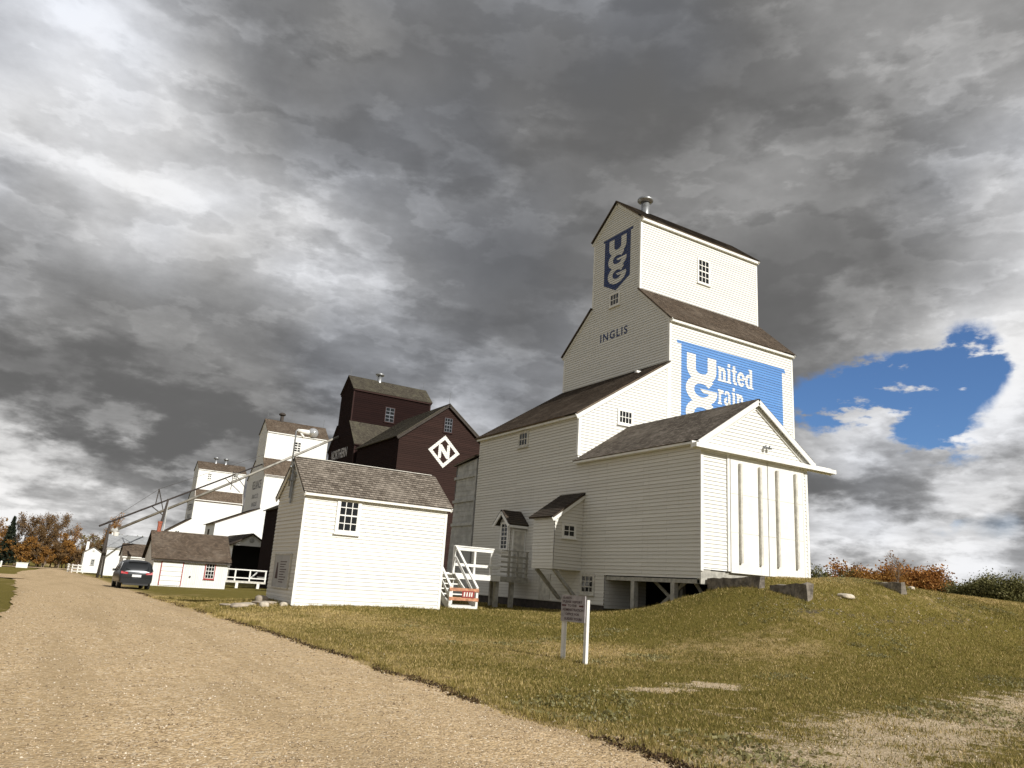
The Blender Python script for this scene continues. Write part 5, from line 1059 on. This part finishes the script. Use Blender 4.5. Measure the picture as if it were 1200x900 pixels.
put(spr, used, -2.6, 144, .80, 0); 
# trees far behind (a mass on the horizon)
def mass(name, x0, x1, y0, y1, n, hmax, leafm, seed):
    r_ = np.random.RandomState(seed); C = []
    for i in range(n):
        x = x0+(x1-x0)*r_.rand(); y = y0+(y1-y0)*r_.rand(); z0 = h1(x, y); hh = hmax*(.5+.5*r_.rand()); k_ = 260; a = r_.rand(k_)*6.28; q = np.sqrt(r_.rand(k_))*hh*.42; z_ = r_.rand(k_)**.8*hh
        C.append(np.stack([x+np.cos(a)*q, y+np.sin(a)*q, z0+z_], 1))
    C = np.concatenate(C); o = leaves_np(C, .42, r_, name, leafm, None, r_.rand(len(C))); o['kind'] = 'stuff'; o['label'] = 'far-off wood reading as one mass'; return o
mass('distant_wood', -120, -7, 150, 190, 150, 9, M_['leaf_brown'], 1); mass('distant_wood', 12, 60, 195, 215, 80, 8, M_['leaf_green'], 2); mass('distant_wood', 110, 190, 20, 75, 150, 4.0, M_['leaf_green'], 3)
# shrubs beyond the mound
GS = 'shrubs beyond the grass mound'
so_ = [make_shrub('autumn_shrub', 'rust-orange autumn shrub beyond the grass mound', 60+i, M_['leaf_rust' if i == 0 else 'leaf_orange'], GS, 2.6, 2.6) for i in range(2)]
sg_ = [make_shrub('green_shrub', 'dark green shrub beyond the right slope of the mound', 70+i, M_['leaf_green'], GS, 2.9, 3.0, 6000) for i in range(2)]
def ydir(px): return {950:1.316,975:1.385,1000:1.45,1025:1.51,1050:1.58,1075:1.655,1100:1.72,1125:1.80,1150:1.90,1175:2.0,1200:2.10,1230:2.25,1260:2.4}[px]
spots = []
for px, k_, s in ((950,2,.85),(975,2,.9),(1000,0,1.),(1000,1,.9),(1025,1,.95),(1050,0,1.0),(1050,1,.85),(1075,0,1.0),(1100,0,.95),(1100,1,.8),(1125,3,.85),(1150,2,.95),(1150,3,.8),(1175,3,.95),(1200,2,.95),(1200,3,.85),(1230,3,1.0),(1260,2,1.0)):
    for dd in (0, 1):
        q = ydir(px)+rnd_.randn()*.02; D_ = 62+rnd_.rand()*3+dd*5; y = D_/math.hypot(1, q); x = y*q; spots.append((x, y, (so_+sg_)[k_], s*(.9+.2*rnd_.rand()), k_, dd))
nm = {0:'rust-orange', 1:'orange', 2:'dark green', 3:'dark green'}
cnt = [0, 0]; spots.sort(key=lambda t_: t_[0]/t_[1])
for (x, y, pr_, s, k_, dd) in spots:
    cnt[dd] += 1
    put(pr_, used, x, y, s*(.92 if k_ < 2 else .74), rnd_.rand()*6.28, nm[k_]+' shrub, '+ORD[cnt[dd]-1]+' from the left in the '+('front' if dd == 0 else 'back')+' rank beyond the mound')
# one low bare sapling
sap = make_tree('bare_sapling', 'thin bare sapling sticking out above the orange shrubs', 'tree', 'poplar', 90, 3.7, .6, M_['leaf_rust'], M_['bark'], 160, .1, None, 1, .2)
put(sap, used, 51.5, 32.5, .82, 0)
# ---------------------------------------------------------------- grass blades and pebbles
def scatter(n, seed, x0, x1, y0, y1, test, power=1.2):
    r_ = np.random.RandomState(seed); out = []
    tot = 0
    while tot < n:
        x = x0+(x1-x0)*r_.rand(200000); y = y0+(y1-y0)*r_.rand(200000); d_ = np.hypot(x, y); k_ = (r_.rand(len(x)) < np.clip((5.5/np.maximum(d_, 3))**power, 0, 1)) & test(x, y)
        out.append(np.stack([x[k_], y[k_]], 1)); tot += k_.sum()
    return np.concatenate(out)[:n]
def zsurf(x, y):
    nr_ = np.clip(1-np.hypot(x-15, y-14)/60, 0, 1); return H(x, y)+nr_*(.018*gauss_noise(x, y, 2.2, 1)+.008*gauss_noise(x, y, 9, 2))
def bare_at(x, y):
    b_ = .95*fence_mask(x, y, [(5.8,5.5),(9,6.0),(12,6.9),(17.6,8.3),(30,9.3),(60,10)], 1.2)*np.clip(.75+.5*gauss_noise(x, y, 4.5, 44), 0, 1)
    b_ = np.maximum(b_, .55*np.exp(-np.abs(x-road_r(y)-.15)/.3)); b_ = np.maximum(b_, 1.05*np.exp(-((x-11.2)/.85)**2-((y-10.85)/.42)**2)); b_ = np.maximum(b_, 1.0*np.exp(-((x-9.6)/.9)**2-((y-10.6)/.35)**2)); return b_
rg = np.random.RandomState(77)
def lawn_test(x, y):
    inside = ((x > 7.6) & (x < 13.1) & (y > 25.95) & (y < 29.3)) | ((x > 19.9) & (x < 35) & (y > 19.9) & (y < 37)) | ((x > 20.2) & (x < 20.6) & (y > 15.8))
    return (x > road_r(y)-.32*rg.rand(len(x))**3) & ~inside & (rg.rand(len(x)) > .92*bare_at(x, y)) & ((x/np.maximum(y, .1)) < 3.2)
G_ = scatter(360000, 5, 4.4, 42, 3, 40, lawn_test, 1.1)
n = len(G_); gxx, gyy = G_[:,0], G_[:,1]; gzz = zsurf(gxx, gyy); dist = np.hypot(gxx, gyy)
tuft = np.clip(gauss_noise(gxx, gyy, 3.1, 21)*.5+.5, 0, 1.3)
hgt = (.014+.02*rg.rand(n)+.02*tuft*rg.rand(n))*(1+dist*.022); wid = .0028+.0016*rg.rand(n)+dist*.00028
a = rg.rand(n)*6.283; lean = hgt*(.3+.9*rg.rand(n)); la = rg.rand(n)*6.283
p0 = np.stack([gxx-np.cos(a)*wid, gyy-np.sin(a)*wid, gzz-.012], 1); p1_ = np.stack([gxx+np.cos(a)*wid, gyy+np.sin(a)*wid, gzz-.012], 1); p2_ = np.stack([gxx+np.cos(la)*lean, gyy+np.sin(la)*lean, gzz+hgt], 1)
M_['blade'] = leaf_mat('grass_blades', (.115,.108,.022), (.29,.225,.062), (.58,.44,.20))
dr_ = .36+.26*gauss_noise(gxx, gyy, .55, 8)*.6+.16*gauss_noise(gxx, gyy, 2.1, 9)*.6 + .5*np.exp(-np.abs(gxx-road_r(gyy))/.9) + .3*fence_mask(gxx, gyy, [(24,18.5),(45,18.5)], 2.0)+.34*fence_mask(gxx, gyy, [(7.8,24),(9.3,18),(12.5,16)], 2.2)
tone = np.clip(dr_+.42*rg.randn(n), 0, 1)
gr = np_mesh('grass', np.stack([p0, p1_, p2_], 1).reshape(-1,3), np.arange(3*n).reshape(-1,3), M_['blade'], False, {'tone': np.repeat(tone, 3)}); gr['kind'] = 'stuff'; gr['label'] = 'short dry autumn grass'
# taller tufts at edges, walls and stones
TS = np.concatenate([np.stack([np.interp(u_, [0,1], [a_[0], b_[0]]), np.interp(u_, [0,1], [a_[1], b_[1]])], 1) for a_, b_, k_ in (((7.7,25.85),(13.1,25.85),60),((20.1,15.7),(20.2,19.8),50),((25.8,16.1),(25.8,17.6),26),((14.5,28.1),(19.8,25.0),60),((22.4,16.0),(23.1,16.0),14),((10.3,14.4),(10.55,13.75),16),((19.7,25.0),(19.75,20.2),60),((7.5,26),(7.5,29),30)) for u_ in [rg.rand(k_)]])
yy_ = 5+25*rg.rand(320)**1.3; TS = np.concatenate([TS+rg.randn(len(TS),2)*.1, np.stack([road_r(yy_)+.12+.25*rg.rand(320), yy_], 1), scatter(420, 12, 6, 34, 5, 20, lawn_test, .7)])
TT = np.repeat(TS, 14, 0)+rg.randn(len(TS)*14, 2)*.045; nt = len(TT); tz = zsurf(TT[:,0], TT[:,1]); th = .05+.09*rg.rand(nt)**1.5; ta = rg.rand(nt)*6.283; tw = .005
q0 = np.stack([TT[:,0]-np.cos(ta)*tw, TT[:,1]-np.sin(ta)*tw, tz-.01], 1); q1 = np.stack([TT[:,0]+np.cos(ta)*tw, TT[:,1]+np.sin(ta)*tw, tz-.01], 1); q2 = np.stack([TT[:,0]+rg.randn(nt)*.04, TT[:,1]+rg.randn(nt)*.04, tz+th], 1)
tg = np_mesh('tall_grass', np.stack([q0, q1, q2], 1).reshape(-1,3), np.arange(3*nt).reshape(-1,3), M_['blade'], False, {'tone': np.repeat(np.clip(np.repeat(rg.rand(len(TS)), 14)*.8+.2*rg.rand(nt), 0, 1), 3)}); tg['kind'] = 'stuff'; tg['label'] = 'longer grass tufts'
# weeds: darker leafy clumps
W_ = scatter(650, 9, 6, 34, 5, 22, lambda x, y: (x > road_r(y)+.2) & (gauss_noise(x, y, 1.3, 31) > .75) & ~((x > 19.9) & (y > 19.5)), .8)
c = np.repeat(W_, 16, 0)+rg.randn(len(W_)*16, 2)*.09; wz = zsurf(c[:,0], c[:,1])+rg.rand(len(c))*.05
wd = leaves_np(np.stack([c[:,0], c[:,1], wz], 1), .035, rg, 'weeds', leaf_mat('weed_leaves', (.16,.15,.06), (.26,.235,.10), (.36,.33,.19)), None, rg.rand(len(c))); wd['kind'] = 'stuff'; wd['label'] = 'low leafy weeds in the lawn'
ye = 4.5+42*rg.rand(6000)**1.6; xe = road_r(ye)+.085*rg.randn(6000)+.03; dm_ = gauss_noise(xe, ye, 2.2, 61) > -.05; xe, ye = xe[dm_], ye[dm_]
dl = leaves_np(np.stack([xe, ye, zsurf(xe, ye)+.012+.012*rg.rand(len(xe))], 1), .03, rg, 'dead_leaves', leaf_mat('dead_leaf_brown', (.035,.022,.012), (.075,.048,.025), (.16,.10,.05)), None, rg.rand(len(xe))); dl['kind'] = 'stuff'; dl['label'] = 'dark dead leaves and thatch along the road edge'
fl_ = np.array([[11.55,10.98,.16],[11.75,10.95,.13],[11.62,10.9,.11],[11.4,11.0,.10]]); fz = zsurf(fl_[:,0], fl_[:,1])
w = MB()
def stones(name, n, seed, x0, x1, y0, y1, test, smin, smax, m, power, label):
    P_ = scatter(n, seed, x0, x1, y0, y1, test, power); r_ = np.random.RandomState(seed+1); z_ = zsurf(P_[:,0], P_[:,1]);
    if name == 'loose_gravel': sv = np.clip((P_[:,0]-road_l(P_[:,1]))/(road_r(P_[:,1])-road_l(P_[:,1])), 0, 1); z_ = z_+.014+.05*np.sin(np.pi*sv)
    d_ = np.hypot(P_[:,0], P_[:,1])
    s = (smin+(smax-smin)*r_.rand(n)**3)*(1+d_*.02); base = np.array([(1,0,0),(0,1,0),(-1,0,0),(0,-1,0),(0,0,.7),(0,0,-.6)], float)
    jit = 1+.35*r_.randn(n,6,1); ang = r_.rand(n)*6.28; ca, sa = np.cos(ang), np.sin(ang); v = base[None]*jit; vx = v[...,0]*ca[:,None]-v[...,1]*sa[:,None]; vy = v[...,0]*sa[:,None]+v[...,1]*ca[:,None]
    v = np.stack([vx, vy*.75, v[...,2]*.8], -1)*s[:,None,None]+np.stack([P_[:,0], P_[:,1], z_], 1)[:,None,:]
    f = np.array([(0,1,4),(1,2,4),(2,3,4),(3,0,4),(1,0,5),(2,1,5),(3,2,5),(0,3,5)])[None]+6*np.arange(n)[:,None,None]
    o = np_mesh(name, v.reshape(-1,3), f.reshape(-1,3), m, False, {'tone': np.repeat(r_.rand(n), 6)}); o['kind'] = 'stuff'; o['label'] = label; return o
def peb_mat():
    m, t, b = mat('loose_pebbles'); at = t.new('ShaderNodeAttribute', attribute_name='tone').outputs['Fac']
    t.put(b.inputs['Base Color'], t.ramp(at, [(0,(.13,.09,.055)),(.35,(.36,.27,.165)),(.8,(.54,.42,.28)),(1,(.74,.66,.53))])); b.inputs['Roughness'].default_value = .9; return m
M_['pebble'] = peb_mat()
nrm = lambda x, y: None
pr = stones('loose_gravel', 60000, 50, -2, 9, 4, 40, lambda x, y: (x < road_r(y)-.02) & (x > road_l(y)+.05) & (x > -1+0*y), .004, .0145, M_['pebble'], 1.6, 'loose pebbles lying on the gravel road')
stones('loose_stones', 9000, 60, 5, 34, 4.5, 17, lambda x, y: (x > road_r(y)-.05) & (np.random.RandomState(3).rand(len(x)) < .06+bare_at(x, y)), .005, .02, M_['pebble'], 1.2, 'scattered pebbles on the bare earth')
stones('loose_stones', 260, 62, 19, 29, 13.8, 16.4, lambda x, y: x > 0, .012, .035, M_['rubble'], .3, 'small stones on the mound side')
for o in list(bpy.data.objects):
    if o.type in ('MESH','EMPTY') and o.parent is None: o.location.z += EYE
    if '_o' in o: del o['_o']
